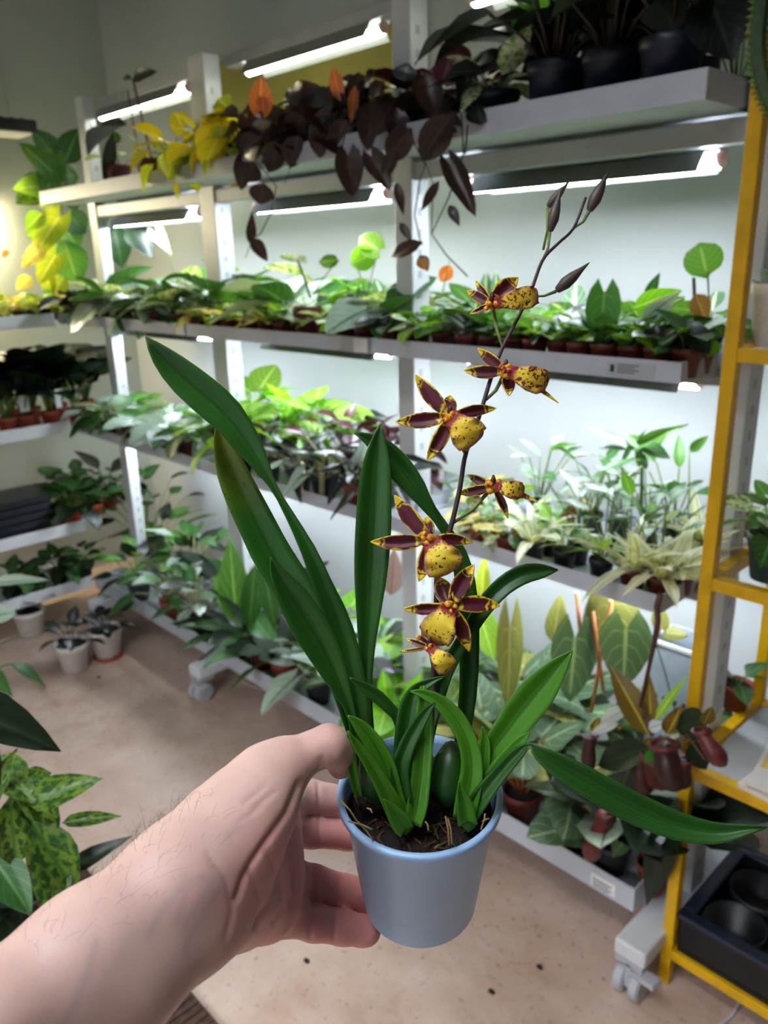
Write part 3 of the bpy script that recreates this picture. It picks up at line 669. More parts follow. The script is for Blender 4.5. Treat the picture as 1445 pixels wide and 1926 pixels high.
for nm, z in LZ.items():
    t = thing('side_shelf', 'white %s shelf of the rack on the left' % nm, 'shelf', (-3.4, .6, z - .05), 'shelves of the left rack'); O = t.location.copy()
    MB().box(-3.57, -3.206, -.1, 1.29, z - .05, z - .035).build('base_panel', MT['tray'], t, origin=O)
    MB().box(-3.206, -3.2, -.1, 1.29, z - .05, z).build('front_lip', MT['white_metal'], t, origin=O, bevel=.002)
    MB().box(-3.576, -3.57, -.1, 1.29, z - .05, z).build('back_lip', MT['white_metal'], t, origin=O)
GL = 'plants on the left rack'
def side_row(nm, x, spec, rowname, sc=1.0, pots={}):
    B = LZ[nm] - .0345; rows = []
    for px, ty in spec:
        t = TY[ty]; y = yat(px, x, B + t[2]); s = sc * R.uniform(.92, 1.08)
        pm = pots.get(px, t[0])
        o = plant((x + R.uniform(-.004, .004), y, B), pm, t[1], t[2], t[3], t[4], t[5], t[6] * s, t[7] * s, t[8], t[9], t[10])
        rows.append((y, o, ty, None))
    label_row(rows, '%s row, left rack %s shelf' % (rowname, nm), GL)
side_row('second', -3.25, [(-20, 'yl'), (8, 'yl'), (34, 'yl'), (60, 'yl'), (86, 'yl')], 'front')
side_row('second', -3.36, [(10, 'yl'), (40, 'yl'), (72, 'yl'), (104, 'yl')], 'middle', 1.2)
side_row('third', -3.26, [(10, 'dk'), (46, 'dk'), (93, 'dk'), (141, 'dk')], 'front')
side_row('third', -3.42, [(20, 'dk'), (60, 'dk'), (110, 'dk'), (160, 'dk')], 'back', 1.15)
side_row('fourth', -3.27, [(135, 'dg'), (175, 'dg')], 'front', 1.1)
side_row('fourth', -3.42, [(120, 'dg'), (160, 'dg'), (205, 'dg')], 'back', 1.25)
side_row('bottom', -3.28, [(20, 'dg'), (65, 'dg'), (110, 'dg'), (155, 'dg')], 'front', .9, {20: 'blackpot', 65: 'blackpot', 110: 'blackpot', 155: 'blackpot'})
for k, (px, py) in enumerate(((48, 752), (112, 745))):
    a = onX(px, py + 22, -3.235); MB().box(-.0008, .0008, -.018, .018, 0, .075).build('plant_tag', MT['card'], None)
    o = bpy.data.objects[[q.name for q in bpy.data.objects if q.name.startswith('plant_tag')][-1]]; o.location = a
    tag(o, ['white square plant tag in a terracotta pot on the left rack', 'narrow white plant tag in a terracotta pot, right of the square one'][k], 'tag')
    if k: o.scale = (1, .6, 1)
# pots on the far side of the corner post
for k, (px, py) in enumerate(((263, 945),)):
    x = xat(px, 1.62, .5); p = plant((x, 1.62, BASE[(0, T0)] + .0005), 'terracotta', .05, .09, 'ovate', ['dark', 'deep'], 16, .11, .3, (35, 85), 1.2, 'stem')
    tag(p, 'tall dark bushy plant behind the left corner post on the bottom shelf', 'plant')
# stack of black nursery trays
zb = LZ['fourth'] - .0345
for k in range(5):
    yc = yat(45, -3.33, zb + .1); O = Vector((-3.335, yc - .12, zb + k * .034)); t = thing('nursery_tray', ['bottom black nursery tray of the stack on the left rack', 'second lowest black nursery tray of the stack on the left rack', 'middle black nursery tray of the stack on the left rack', 'second highest black nursery tray of the stack on the left rack', 'top black nursery tray of the stack on the left rack'][k], 'tray', O, 'stack of black trays')
    MB().box(-.1, .1, -.26, .19, 0, .022).build('body', MT['black'], t, bevel=.006); MB().box(-.11, .11, -.27, .20, .022, .0335).build('rim', MT['navypot'], t, bevel=.003)
# black lamp and the climber it lights
lp = onX(22, 252, -3.5); lamp = thing('grow_lamp', 'black hanging grow lamp at the upper left edge', 'light', lp)
MB().box(-.09, .09, -.32, .07, 0, .045).build('housing', MT['black'], lamp, bevel=.006)
MB().box(-.075, .075, -.30, .055, -.006, 0).build('diffuser', emit('lamp_glow', 'fff3d2', LAMP_POWER), lamp)
for s in (-.02, .02, .06):
    MB().tube([(-.03, s, .045), (-.03, s, .065)], .008, 6).build('knob', MT['black'], lamp)
MB().tube([(0, 0, .045), (0, 0, CEILZ - lp.z)], .002, 4).build('cord', MT['grey_metal'], lamp)
O = Vector((-3.77, .885, 1.70)); t = thing('tube_light', 'tube light on the left wall, just out of view beside the climbing plant', 'light', O)
MB().box(-.078, .09, -.43, .43, .03, .045).build('hood', MT['white_metal'], t); MB().box(-.078, -.05, -.42, .42, -.02, .03).build('housing', MT['white_metal'], t); MB().tube([(0, -.42, 0), (0, .42, 0)], .0115, 12).build('tube', emit('tube_glow_warm', 'ffefc4', 190), t, smooth=True)  # hood added over the tube to keep light off the upper wall
yb = yat(120, -3.46, LZ['second'])
climb = thing('climbing_plant', 'tall climbing plant with large lobed yellow-green leaves in the left corner', 'plant', (-3.46, yb, LZ['second'] - .0345)); addpot(climb, 'blackpot', .06, .11)
CL = [((110, 300), (60, 240), 22, 'deep'), ((120, 310), (150, 235), 26, 'deep'), ((105, 330), (40, 265), 22, 'green'), ((100, 340), (30, 380), 30, 'varieg_y'), ((110, 350), (25, 350), 24, 'lime'), ((120, 330), (150, 330), 22, 'deep'), ((90, 350), (85, 400), 20, 'varieg'), ((80, 400), (48, 430), 18, 'lime'), ((110, 410), (60, 480), 26, 'warm'), ((115, 420), (150, 470), 30, 'green'), ((120, 450), (148, 540), 34, 'green'), ((105, 480), (70, 530), 24, 'warm'), ((90, 440), (50, 440), 20, 'lime'), ((125, 400), (165, 440), 26, 'deep'), ((100, 300), (85, 380), 26, 'green'), ((120, 520), (95, 560), 20, 'warm'), ((130, 340), (140, 400), 22, 'deep'), ((75, 470), (40, 500), 16, 'gold'), ((80, 500), (100, 560), 16, 'warm'), ((60, 520), (30, 545), 14, 'gold')]
for k, (b, t, w, m) in enumerate(CL): leaf3(climb, ('broad', 'ovate', 'heart')[k % 3], m, onX(b[0], b[1], -3.42 + .03 * (k % 3)), onX(t[0], t[1], -3.40 + .03 * (k % 3)), w, .75, k % 3)
MB().tube([onX(a, b, -3.45) - climb.location for a, b in ((122, 565), (118, 480), (115, 400), (112, 300))], .006, 6).build('stem', MT['stem'], climb, smooth=True)
leaf3(climb, 'ovate', 'copper', onX(15, 470, -3.42), onX(3, 485, -3.42), 6)
# plant with big leaves seen between the corner post and the next bay
p = plant((xat(250, 1.67, BASE[(0, T2)]), 1.67, BASE[(0, T2)] + .0005), 'brownpot', .03, .055, 'broad', ['deep', 'dark'], 3, .12, .05, name='potted_plant'); tag(p, 'plant with broad dark green leaves behind the corner post, second shelf', 'plant')
xleaf(p, 'broad', 'deep', (215, 425), (230, 505), 26, 1.62, face=.9); xleaf(p, 'broad', 'dark', (245, 425), (285, 480), 24, 1.62, face=.9)
p = near(0, T2, 'back', 315); xleaf(p, 'arrow', 'varieg', (296, 440), (322, 478), 16, 1.58, face=.9); stalk(p, (335, 530), (298, 440), 1.58); relabel(p, 'plant with pale arrow leaf on tall stalk, back of second shelf left')

# ------------------------------------------------------------------ yellow rack on the right
YO = Vector((-.3, 1.5, 0)); yr = thing('yellow_rack', 'yellow painted steel shelf stand at the right edge', 'rack', YO)
yx0, yx1, yy0, yy1, q = -.575, .25, 1.325, 1.655, .024
for x in (yx0, yx1):
    for y in (yy0, yy1): MB().box(x, x + q, y, y + q, 0, 1.80).build('leg', MT['yellow'], yr, origin=YO, bevel=.002)
for z in (1.345, .94, .545, .095, 1.775):
    for y in (yy0, yy1): MB().box(yx0 + q, yx1, y, y + q, z - .024, z).build('shelf_bar', MT['yellow'], yr, origin=YO, bevel=.002)
    for x in (yx0, yx1): MB().box(x, x + q, yy0 + q, yy1, z - .024, z).build('shelf_bar', MT['yellow'], yr, origin=YO, bevel=.002)
for z in (.545, .095, .94, 1.345, 1.775):
    MB().box(yx0 + (.115 if z in (.94,) else .03), yx1 - .003, yy0 + q + .003, yy1 - .003, z - .008, z - .003).build('shelf_panel', MT['grey_metal'], yr, origin=YO)
a = onZ(1425, 1080, .94); p = plant((xat(1448, 1.40, .95), 1.40, .938), 'tealpot', .045, .085, 'ovate', ['deep', 'varieg', 'green'], 14, .08, .05, (5, 80), 1.2); tag(p, 'leafy green plant in dark teal pot on the yellow stand', 'plant')
xleaf(p, 'heart', 'green', (1440, 930), (1420, 900), 14, 1.38); xleaf(p, 'ovate', 'deep', (1445, 970), (1400, 990), 16, 1.37)
p = plant((xat(1405, 1.60, .98), 1.60, .938), 'terracotta', .03, .055, 'ovate', ['varieg', 'silver'], 9, .07, .03, (5, 70), 1.1); tag(p, 'small white-variegated plant in terracotta pot behind the teal pot', 'plant')
p = plant((xat(1452, 1.42, 1.4), 1.42, 1.343), 'whitepot', .035, .10, 'round', ['silver'], 6, .03, .01, (30, 80), 1.0); tag(p, 'small plant in tall pale pinkish pot on upper yellow shelf', 'plant')
p = plant((xat(1385, 1.60, .58), 1.60, .543), 'terracotta', .035, .06, 'ovate', ['deep'], 5, .08, .03, (20, 80), 1.0); tag(p, 'small dark green plant in terracotta pot low on the yellow stand', 'plant')
xleaf(p, 'ovate', 'deep', (1355, 1348), (1382, 1350), 17, 1.58)
for k, (dx, dy, c, lb) in enumerate(((0, 0, 'e0d8cc', 'lowest pale booklet of the pile on the yellow stand'), (.008, .006, 'd8d0c0', 'middle cream booklet of the pile on the yellow stand'), (.012, .0, 'dcd6d2', 'top booklet with yellow and red print on the yellow stand'))):
    c0 = onZ(1432, 1478, .55); z = .5455 + k * .0085
    o = MB().box(-.03, .09, -.03, .13, 0, .008).build('booklet', plain('booklet_%d' % k, c, .5, var=.05), None); o.location = (c0.x + dx, c0.y + dy, z); o.rotation_euler = (0, 0, .12 * k - .1); tag(o, lb, 'booklet', 'booklets on the yellow stand')
    if k == 2:
        m1 = plain('print_red', 'b0405a', .5); m2 = plain('print_yellow', 'e2c860', .5)
        MB().lathe([(0, 0), (.035, 0), (.035, .0006), (0, .0006)], 20, Matrix.Translation((.035, .07, .0081))).build('red_print', m1, o)
        MB().box(-.022, .01, .03, .12, .0081, .0086).build('yellow_print', m2, o)
# black plastic tray at the bottom
tz = .093; tr = thing('planter_tray', 'large black plastic tray with round hollows at bottom of yellow stand', 'tray', (-.3, 1.48, tz))
MB().box(-.245, .3, -.145, .145, 0, .012).build('floor_panel', MT['black'], tr)
def ringbox(x0, x1, y0, y1, z0, z1, w): 
    m = MB(); m.box(x0, x1, y0, y0 + w, z0, z1); m.box(x0, x1, y1 - w, y1, z0, z1); m.box(x0, x0 + w, y0 + w, y1 - w, z0, z1); m.box(x1 - w, x1, y0 + w, y1 - w, z0, z1); return m
ringbox(-.245, .3, -.145, .145, .012, .085, .012).build('wall', MT['black'], tr, bevel=.004); ringbox(-.252, .307, -.152, .152, .085, .1, .03).build('rim', MT['navypot'], tr, bevel=.006)
for i in range(4):
    for j in range(2):
        MB().lathe([(.05, 0), (.06, .06), (.064, .06), (.054, .004)], 18, Matrix.Translation((-.165 + i * .135, -.065 + j * .13, .012))).build('cup', MT['blackpot'], tr, smooth=True)
p = plant((-.20, 1.56, .106), 'brownpot', .03, .05, 'ovate', ['dark', 'burgundy'], 6, .05, .02); p.location = (-.195, 1.545, .1057); tag(p, 'small dark plant standing in the black tray on the yellow stand', 'plant')
# trailing cactus and orange flower at the top
cp = thing('trailing_cactus', 'ribbed green cactus stem trailing down at the top right edge', 'cactus', (-.49, 1.42, 1.7725)); addpot(cp, 'blackpot', .05, .09)
pts = [onY(a, b, 1.30) - cp.location for a, b in ((1460, -140), (1440, -40), (1430, 20), (1424, 80), (1428, 130), (1442, 175), (1462, 215))]
pts = [Vector((0, 0, .085)), Vector((-.01, -.06, .16))] + [Vector(p) for p in cr([tuple(p) for p in pts[1:]], 22)]
MB().tube(pts, [.012] * len(pts), 6).build('stem', plain('cactus_skin', '2f4a20', .6, var=.35, scale=80, bumpy=.4), cp)
for k in range(3, len(pts) - 1):
    t = (pts[k + 1] - pts[k]).normalized(); s = t.cross(Vector((.7, -.7, 0))).normalized(); m = MB()
    for sg in (-1, 1): m.lathe([(.004, 0), (.0, .009)], 5, Matrix.Translation(pts[k] + s * sg * .011) @ Vector((0, 0, 1)).rotation_difference(s * sg).to_matrix().to_4x4())
    o = m.build('spine_tuft', MT['stem'], cp); o['kind'] = 'stuff'
p = plant((xat(1385, 1.60, BT2 + .06), 1.60, BT2), 'greypot', .04, .065, 'ovate', ['orange', 'deep'], 8, .07, .14, (50, 88)); tag(p, 'plant with orange bloom in grey pot, right end of top shelf', 'plant')
xleaf(p, 'ovate', 'orange', (1372, -6), (1380, 22), 9, 1.58, face=1)

# ------------------------------------------------------------------ hanging pitcher plant
NY = 1.265
np_o = onY(1250, 1400, NY); nep = thing('pitcher_plant', 'hanging pitcher plant with reddish pitchers in front of the rack', 'plant', np_o)
hk = plain('hook_brown', '4a2622', .5, var=.2)
MB().tube([Vector((xat(1240, 1.316, T3), 1.318, T3 - .02)) - np_o, Vector((xat(1240, 1.314, T3), 1.318, T3 + .003)) - np_o, Vector((xat(1240, 1.30, T3), 1.303, T3 + .004)) - np_o] + [onY(a, b, 1.30 - .03 * k / 4) - np_o for k, (a, b) in enumerate(((1236, 1140), (1238, 1170), (1232, 1205), (1222, 1250), (1205, 1330)))], [.003, .004, .006, .006, .0055, .0055, .004, .0035], 7).build('hook', hk, nep, smooth=True)
MB().tube([onY(a, b, NY) - np_o for a, b in ((1234, 1210), (1250, 1260), (1272, 1345))], .0012, 5).build('wire', MT['stem_dark'], nep)
MB().lathe([(.028, 0), (.038, .05), (.041, .052), (.041, .062), (.036, .062), (.034, .045), (0, .045)], 16, Matrix.Translation(onY(1240, 1470, NY + .01) - np_o)).build('pot', MT['brownpot'], nep, smooth=True)
L['olive'] = leafmat('leaf_olive', '5c4a1e', '9a8a3a', .05, 0, trans=.3); L['pale'] = leafmat('leaf_pale', 'b8c0c4', '8a968c', .04, 0, trans=.15, rough=.25)
for k, m, b, t, w, y in (('ovate', 'olive', (1222, 1385), (1148, 1248), 26, NY), ('lance', 'olive', (1225, 1380), (1222, 1270), 16, NY + .01), ('round', 'dark', (1275, 1370), (1328, 1352), 30, NY), ('ovate', 'dark', (1225, 1405), (1112, 1440), 30, NY - .01), ('ovate', 'pale', (1185, 1330), (1122, 1362), 14, NY), ('ovate', 'pale', (1165, 1360), (1105, 1382), 9, NY), ('lance', 'lime', (1232, 1355), (1288, 1273), 9, NY - .01), ('broad', 'deep', (1230, 1400), (1250, 1450), 28, NY - .015), ('ovate', 'dark', (1300, 1395), (1330, 1450), 24, NY), ('ovate', 'pale', (1220, 1370), (1250, 1360), 12, NY)):
    xleaf(nep, k, m, b, t, w, y, face=.8)
pit = plain('pitcher_skin', '30140f', .4, var=.6, scale=50); pit2 = plain('pitcher_red', '5e221e', .4, var=.5, scale=60)
def pitcher(top, bot, rpx, y, mat, st=None):
    a = onY(top[0], top[1], y) - np_o; b = onY(bot[0], bot[1], y) - np_o; s = depth(a + np_o) / F; r = rpx * s
    pts = [a.lerp(b, t) + Vector((0, -.006, 0)) * math.sin(PI * t) for t in (0, .1, .3, .55, .78, .92, 1.0)]
    o = MB().tube(pts, [r * .8, r * .72, r * .8, r * 1.0, r * .95, r * .6, r * .15], 12).build('pitcher', mat, nep, smooth=True)
    m = MB(); m.tube([a + Vector((r * .85 * math.cos(k), r * .85 * math.sin(k), r * .25 * math.cos(k))) for k in [i * PI / 6 for i in range(13)]], r * .16, 6); m.build('rim', pit2, o, smooth=True)
    e = putleaf(o, 'ovate', 'olive', a + Vector((-r * .2, r * .7, r * .3)), (.3, .2, 1), (.7, -.7, 0), r * 2.2, 1.2, 0, 0, 'lid')
    if st:
        c = onY(st[0], st[1], y) - np_o; m2 = b.lerp(c, .5) - Vector((0, 0, .02)); MB().tube([b, m2, c], .0012, 5).build('tendril', MT['stem_red'], o, smooth=True)
pitcher((1112, 1385), (1108, 1450), 15, NY, pit, (1200, 1400)); pitcher((1250, 1400), (1275, 1485), 30, NY - .02, pit, (1240, 1390)); pitcher((1320, 1375), (1366, 1440), 19, NY - .02, pit2, (1290, 1380)); pitcher((1142, 1530), (1108, 1618), 20, NY, pit2, (1190, 1430)); pitcher((1205, 1430), (1215, 1495), 18, NY, pit, (1215, 1400)); pitcher((1290, 1430), (1285, 1480), 18, NY - .01, pit, (1270, 1400))
# broad dark leaves hanging near the right foot of the rack
p = near(2, T0, 'front', 1225)
for k, m, b, t, w in (('lance', 'dark', (1275, 1500), (1205, 1735), 30), ('ovate', 'pale', (1255, 1560), (1190, 1600), 20), ('ovate', 'deep', (1200, 1545), (1145, 1620), 18), ('ovate', 'blackish', (1080, 1420), (1035, 1490), 34)): xleaf(p, k, m, b, t, w, 1.296, face=.85, var=0)
relabel(p, 'dark plant with long hanging blade at right end of the bottom shelf')
# clear perforated crate
x = xat(1270, 1.63, .3); zc = BASE[(2, T0)]; ct = thing('plastic_crate', 'cloudy white perforated plastic container behind the pitcher plant', 'container', (x - .02, 1.655, zc))
zt = onY(1270, 1212, 1.61).z - zc
ringbox(-.055, .06, -.05, .05, 0, zt, .004).build('wall', MT['clearplastic'], ct, bevel=.002); ringbox(-.058, .063, -.053, .053, zt - .012, zt, .006).build('rim', MT['white_metal'], ct, bevel=.002)
for i in range(4):
    for j in range(9):
        MB().lathe([(0, 0), (.007, 0), (.007, .0008), (0, .0008)], 10, Matrix.Translation((-.035 + i * .024, -.0502, .06 + j * .035)) @ Matrix.Rotation(PI / 2, 4, 'X')).build('hole', MT['greypot'], ct)

# ------------------------------------------------------------------ things on the floor
for k, (px, py, lb, sau) in enumerate(((118, 1266, 'white pot with chipped base and dark seedling on the floor, nearest of three', 0), (182, 1243, 'white pot on an orange saucer with dark seedling on the floor', 1), (38, 1200, 'white pot partly hidden at left edge, under the left rack', 0))):
    c = onZ(px, py, 0); c.y += .05; p = plant((c.x, c.y, 0.001 if not sau else .012), 'whitepot', .066, .115, 'ovate', ['dark', 'blackish'], 12, .08, .08, (25, 85), 1.1, 'stem_dark'); tag(p, lb, 'plant', 'white pots on the floor')
    if sau: MB().lathe([(.04, -.0115), (.055, -.0115), (.058, 0), (.054, 0), (.052, -.008), (0, -.008)], 20).build('saucer', MT['orangepot'], p, smooth=True)
c = onZ(-35, 1330, 0); p = plant((c.x, c.y, .001), 'whitepot', .08, .13, 'lance', ['deep', 'silver'], 7, .2, .1, (10, 70), 1.6); tag(p, 'plant with pale narrow leaves reaching in from the left edge', 'plant')
leaf3(p, 'ovate', 'silver', P(-30, 1098, 2.3), P(92, 1086, 2.35), 11, .6); leaf3(p, 'ovate', 'silver', P(-25, 1160, 2.3), P(33, 1150, 2.35), 18, .7)
# foreground plants, lower left
f = onZ(-60, 1780, 0); f1 = thing('variegated_plant', 'plant with broad yellow-green marbled leaves in the lower left foreground', 'plant', (-.94, .20, .0132)); addpot(f1, 'blackpot', .09, .16)
FG = [((55, 1510), (184, 1462), 30), ((120, 1548), (222, 1532), 14), ((40, 1480), (108, 1600), 38), ((-10, 1430), (60, 1500), 34), ((60, 1550), (150, 1690), 44), ((20, 1500), (30, 1650), 40), ((90, 1600), (110, 1740), 34), ((-20, 1600), (60, 1720), 36), ((40, 1470), (100, 1452), 20), ((-30, 1520), (20, 1420), 22)]
for k, (b, t, w) in enumerate(FG): leaf3(f1, 'broad', 'varieg_y' if k not in (7,) else 'deep', P(b[0], b[1], .92 + .012 * (k % 4)), P(t[0], t[1], .90 + .02 * (k % 3)), w, .8, k % 2)
for b, t, w in (((-40, 1600), (70, 1560), 30), ((-40, 1650), (80, 1690), 40), ((-50, 1560), (30, 1740), 50), ((0, 1720), (90, 1800), 50), ((-60, 1700), (40, 1690), 50)): leaf3(f1, 'broad', 'dark', P(b[0], b[1], .98), P(t[0], t[1], .99), w, .7, 1)
leaf3(f1, 'lance', 'dark', P(120, 1640, .95), P(240, 1572, .93), 17, .8); fb2 = P(20, 1580, .97) - f1.location
MB().tube([(0, 0, .14), (0, .01, .4), fb2], .007, 6).build('stem', MT['stem'], f1, smooth=True)
f2 = thing('dark_leaf_plant', 'plant with smooth blackish-green drooping leaf at the left edge, foreground', 'plant', (-.99, -.02, .0132)); addpot(f2, 'blackpot', .09, .16)
leaf3(f2, 'broad', 'dark', P(-140, 1300, .76), P(122, 1409, .78), 46, .75); leaf3(f2, 'broad', 'dark', P(-120, 1330, .78), P(10, 1480, .80), 46, .7)
MB().tube([(0, 0, .14), (.02, .02, .6), P(-135, 1303, .76) - f2.location], .006, 6).build('stem', MT['stem'], f2, smooth=True)
# ribbed mat
mt = thing('door_mat', 'brown ribbed mat on the floor at the bottom edge', 'mat', (-1.45, .29, 0)); MB().box(-.45, .75, -.44, .3, .0005, .008).build('base', MT['wood'], mt)
rb = MB()
for k in range(59): rb.box(-.445 + k * .02, -.435 + k * .02, -.437, .297, .008, .013)
o = rb.build('ribs', MT['wood'], mt); o['kind'] = 'stuff'
# cables, bits of bark
o = MB().tube([onZ(a, b, .004) for a, b in ((1395, 1872), (1390, 1890), (1375, 1912), (1345, 1935), (1300, 1960))], .0035, 6).build('cable', MT['cable'], None, smooth=True, origin=onZ(1390, 1890, 0)); tag(o, 'white cable on the floor under the yellow stand', 'cable')
o = MB().tube([onZ(a, b, .003) for a, b in ((425, 1268), (470, 1290), (520, 1305), (580, 1312), (660, 1345))], .002, 6).build('cable', MT['cable'], None, smooth=True, origin=onZ(520, 1300, 0)); tag(o, 'thin white cable on the floor under the rack, beside the castor', 'cable')
for k, (a, b, lb) in enumerate(((925, 1866, 'dark crumb of bark on the lit floor right of the pot'), (577, 1808, 'dark crumb of bark on the floor below the little finger'), (1015, 1820, 'dark crumb of bark in the shade right of the pot'), (186, 1275, 'curled dry leaf bit on the floor beside the white pots'))):
    c = onZ(a, b, 0); m = MB(); m.lathe([(.0, 0), (.007, .001), (.005, .005), (0, .006)], 6); o = m.build('bark_crumb', MT['soil'], None); o.location = c; o.scale = (1.3, .8, 1); tag(o, lb, 'debris', 'bits on the floor')
# yellow light on the wall above the rack, put in as a coloured panel
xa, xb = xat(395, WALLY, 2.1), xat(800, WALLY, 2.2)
o = MB().box(xa, xb, WALLY - .012, WALLY - .001, 1.8, 2.225).build('yellow_light_panel', plain('painted_yellow_light', 'bdb25a', .7, var=.12, scale=3), None, origin=Vector(((xa + xb) / 2, WALLY, 1.9))); tag(o, 'panel coloured as yellow-green light on the wall behind the top of the rack', 'painted light')
# unseen ceiling light, added over the aisle for the hand and floor
cl = thing('fill_ceiling_light', 'unseen louvred ceiling light added over the aisle to light hand and floor', 'light', (-.45, -.3, CEILZ - .16)); MB().box(-.6, .6, -.2, .2, .13, .1595).build('housing', MT['white_metal'], cl)
MB().box(-.57, .57, -.17, .17, .118, .13).build('diffuser', emit('fill_ceiling_glow', 'f4f7ff', CEIL_FILL_POWER), cl); ringbox(-.6, .6, -.2, .2, 0, .13, .008).build('skirt', MT['white_metal'], cl)  # skirt and louvres added to keep its light off the walls
for k in range(-4, 5): MB().box(k * .13 - .003, k * .13 + .003, -.19, .19, 0, .1).build('louvre', MT['white_metal'], cl)
# unseen rack added behind the camera so its tubes light the hand and pot
O2 = Vector((-.6, -1.45, 0)); fill_rack = thing('plant_rack', 'unseen white rack with fill tube lights, added across the aisle behind the photographer', 'rack', O2)
for x in (-1.55, .3): MB().box(x, x + .06, -1.5, -1.44, 0, 2.06).build('post', MT['white_metal'], fill_rack, origin=O2)
for z in (1.78, 1.30, .86, .2): MB().box(-1.49, .3, -1.6, -1.22, z - .04, z).build('shelf_panel', MT['tray'], fill_rack, origin=O2)
fill_tube_mat = emit('fill_tube_glow', 'f2f6ff', FILL_RACK_POWER)
for z, nm in ((1.70, 'upper'), (1.215, 'middle')): fixture(-1.4, .2, -1.40, z, '%s fill tube light of the rack added behind the photographer' % nm, fill_tube_mat, .035)

# ------------------------------------------------------------------ the held orchid
POT_C = P(789.6, 1485.0, .4188)
AX = Vector((.1071, -.0958, 1)).normalized()
PH, PR, PRB = .0846, .0435, .0317
O_ORI = POT_C - AX * PH
orchid = thing('orchid', 'flowering orchid with maroon and yellow flowers in pale blue pot held in the hand', 'orchid', O_ORI)
def ribbon(name, rows, mat, parent, n=22, fold=.35, twist=0.0, thick=.0007, ruffle=0, across=7, curl=0.0):
    """rows: (px, py, depth, half width px); blade lies across the view, turned by twist, channelled by fold"""
    q = cr(rows, n); q[:, 3] = np.maximum(q[:, 3], .25)
    pts = [P(a, b, d) for a, b, d, w in q]; v = []; uvs = []; f = []
    for i, p in enumerate(pts):
        t = pts[min(i + 1, n - 1)] - pts[max(i - 1, 0)]; t.normalize()
        view = (Vector(CAM) - p).normalized()
        sd = t.cross(view).normalized(); nr = sd.cross(t).normalized()
        if twist:
            m = Matrix.Rotation(twist if not callable(twist) else twist(i / (n - 1)), 3, t); sd = m @ sd; nr = m @ nr
        w = q[i, 3] * q[i, 2] / F
        for k in range(across):
            s = -1 + 2 * k / (across - 1)
            off = (abs(s) - .5) * fold * w + curl * s * s * w + ruffle * w * math.sin(i * 1.3 + s * 4) * abs(s) ** 2
            v.append(tuple(p + sd * s * w + nr * off - O_ORI)); uvs.append((.5 + s / 2, i / (n - 1)))
    for i in range(n - 1):
        for k in range(across - 1): a = i * across + k; f.append((a, a + 1, a + across + 1, a + across))
    me = bpy.data.meshes.new(name); me.from_pydata(v, [], f); me.materials.append(mat)
    ul = me.uv_layers.new(name='UVMap')
    for lp in me.loops: ul.data[lp.index].uv = uvs[lp.vertex_index]
    me.polygons.foreach_set('use_smooth', [True] * len(f)); me.update()
    o = link(name, me, parent)
    if thick: s = o.modifiers.new('thick', 'SOLIDIFY'); s.thickness = thick; s.offset = 0
    return o
def orchid_leaf_mat(name='orchid_leaf', tip=None):
    m, nt, b = newmat(name)
    uv = nd(nt, 'ShaderNodeSeparateXYZ'); nt.links.new(coord(nt, 'UV'), uv.inputs[0])
    u = math_(nt, 'ABSOLUTE', math_(nt, 'SUBTRACT', uv.outputs[0], .5))
    col = ramp(nt, noise(nt, 14, 4), [(.3, '1f4a17'), (.7, '2f6a1e')])
    col = mixc(nt, ramp(nt, u, [(.02, (.45, .45, .45, 1)), (.07, (0, 0, 0, 1))]), col, '143a0e')
    st = nd(nt, 'ShaderNodeTexNoise'); mp = nd(nt, 'ShaderNodeMapping'); mp.inputs['Scale'].default_value = (60, 1.2, 1)
    nt.links.new(coord(nt, 'UV'), mp.inputs[0]); nt.links.new(mp.outputs[0], st.inputs['Vector']); st.inputs['Scale'].default_value = 1
    col = mixc(nt, ramp(nt, st.outputs[0], [(.4, (0, 0, 0, 1)), (.8, (.5, .5, .5, 1))]), col, '3d7c26')
    if tip:
        tv = math_(nt, 'ADD', uv.outputs[1], math_(nt, 'MULTIPLY', math_(nt, 'SUBTRACT', noise(nt, 40, 4), .5), .25))
        col = mixc(nt, ramp(nt, tv, [(.05, (.9, .9, .9, 1)), (.38, (0, 0, 0, 1))]), col, tip)
        col = mixc(nt, ramp(nt, noise(nt, 380, 2), [(.27, (.7, .7, .7, 1)), (.32, (0, 0, 0, 1))]), col, '1c2a10')
    nt.links.new(col, b.inputs['Base Color']); b.inputs['Roughness'].default_value = .38; b.inputs['Specular IOR Level'].default_value = .5
    bump(nt, b, st.outputs[0], .15, .0005)
    tr = nd(nt, 'ShaderNodeBsdfTranslucent'); nt.links.new(mixc(nt, 1.0, col, (1.8, 1.9, .5, 1), 'MULTIPLY'), tr.inputs[0])
    mx = nd(nt, 'ShaderNodeMixShader'); mx.inputs[0].default_value = .3
    nt.links.new(b.outputs[0], mx.inputs[1]); nt.links.new(tr.outputs[0], mx.inputs[2]); nt.links.new(mx.outputs[0], nt.nodes['Material Output'].inputs[0])
    return m
OL = orchid_leaf_mat()
def orchid_young_mat(name, a, c, trans):
    m = leafmat(name, a, c, .05, 0, trans=trans, huev=.15, rough=.4); return m
OY = orchid_young_mat('orchid_leaf_young', '4f8f1e', '3a7414', .3)
OT = orchid_leaf_mat('orchid_leaf_yellow_tip', '7f8c24')
def D(rows, d0, d1):
    n = len(rows); return [(r[0], r[1], d0 + (d1 - d0) * i / (n - 1), r[2]) for i, r in enumerate(rows)]
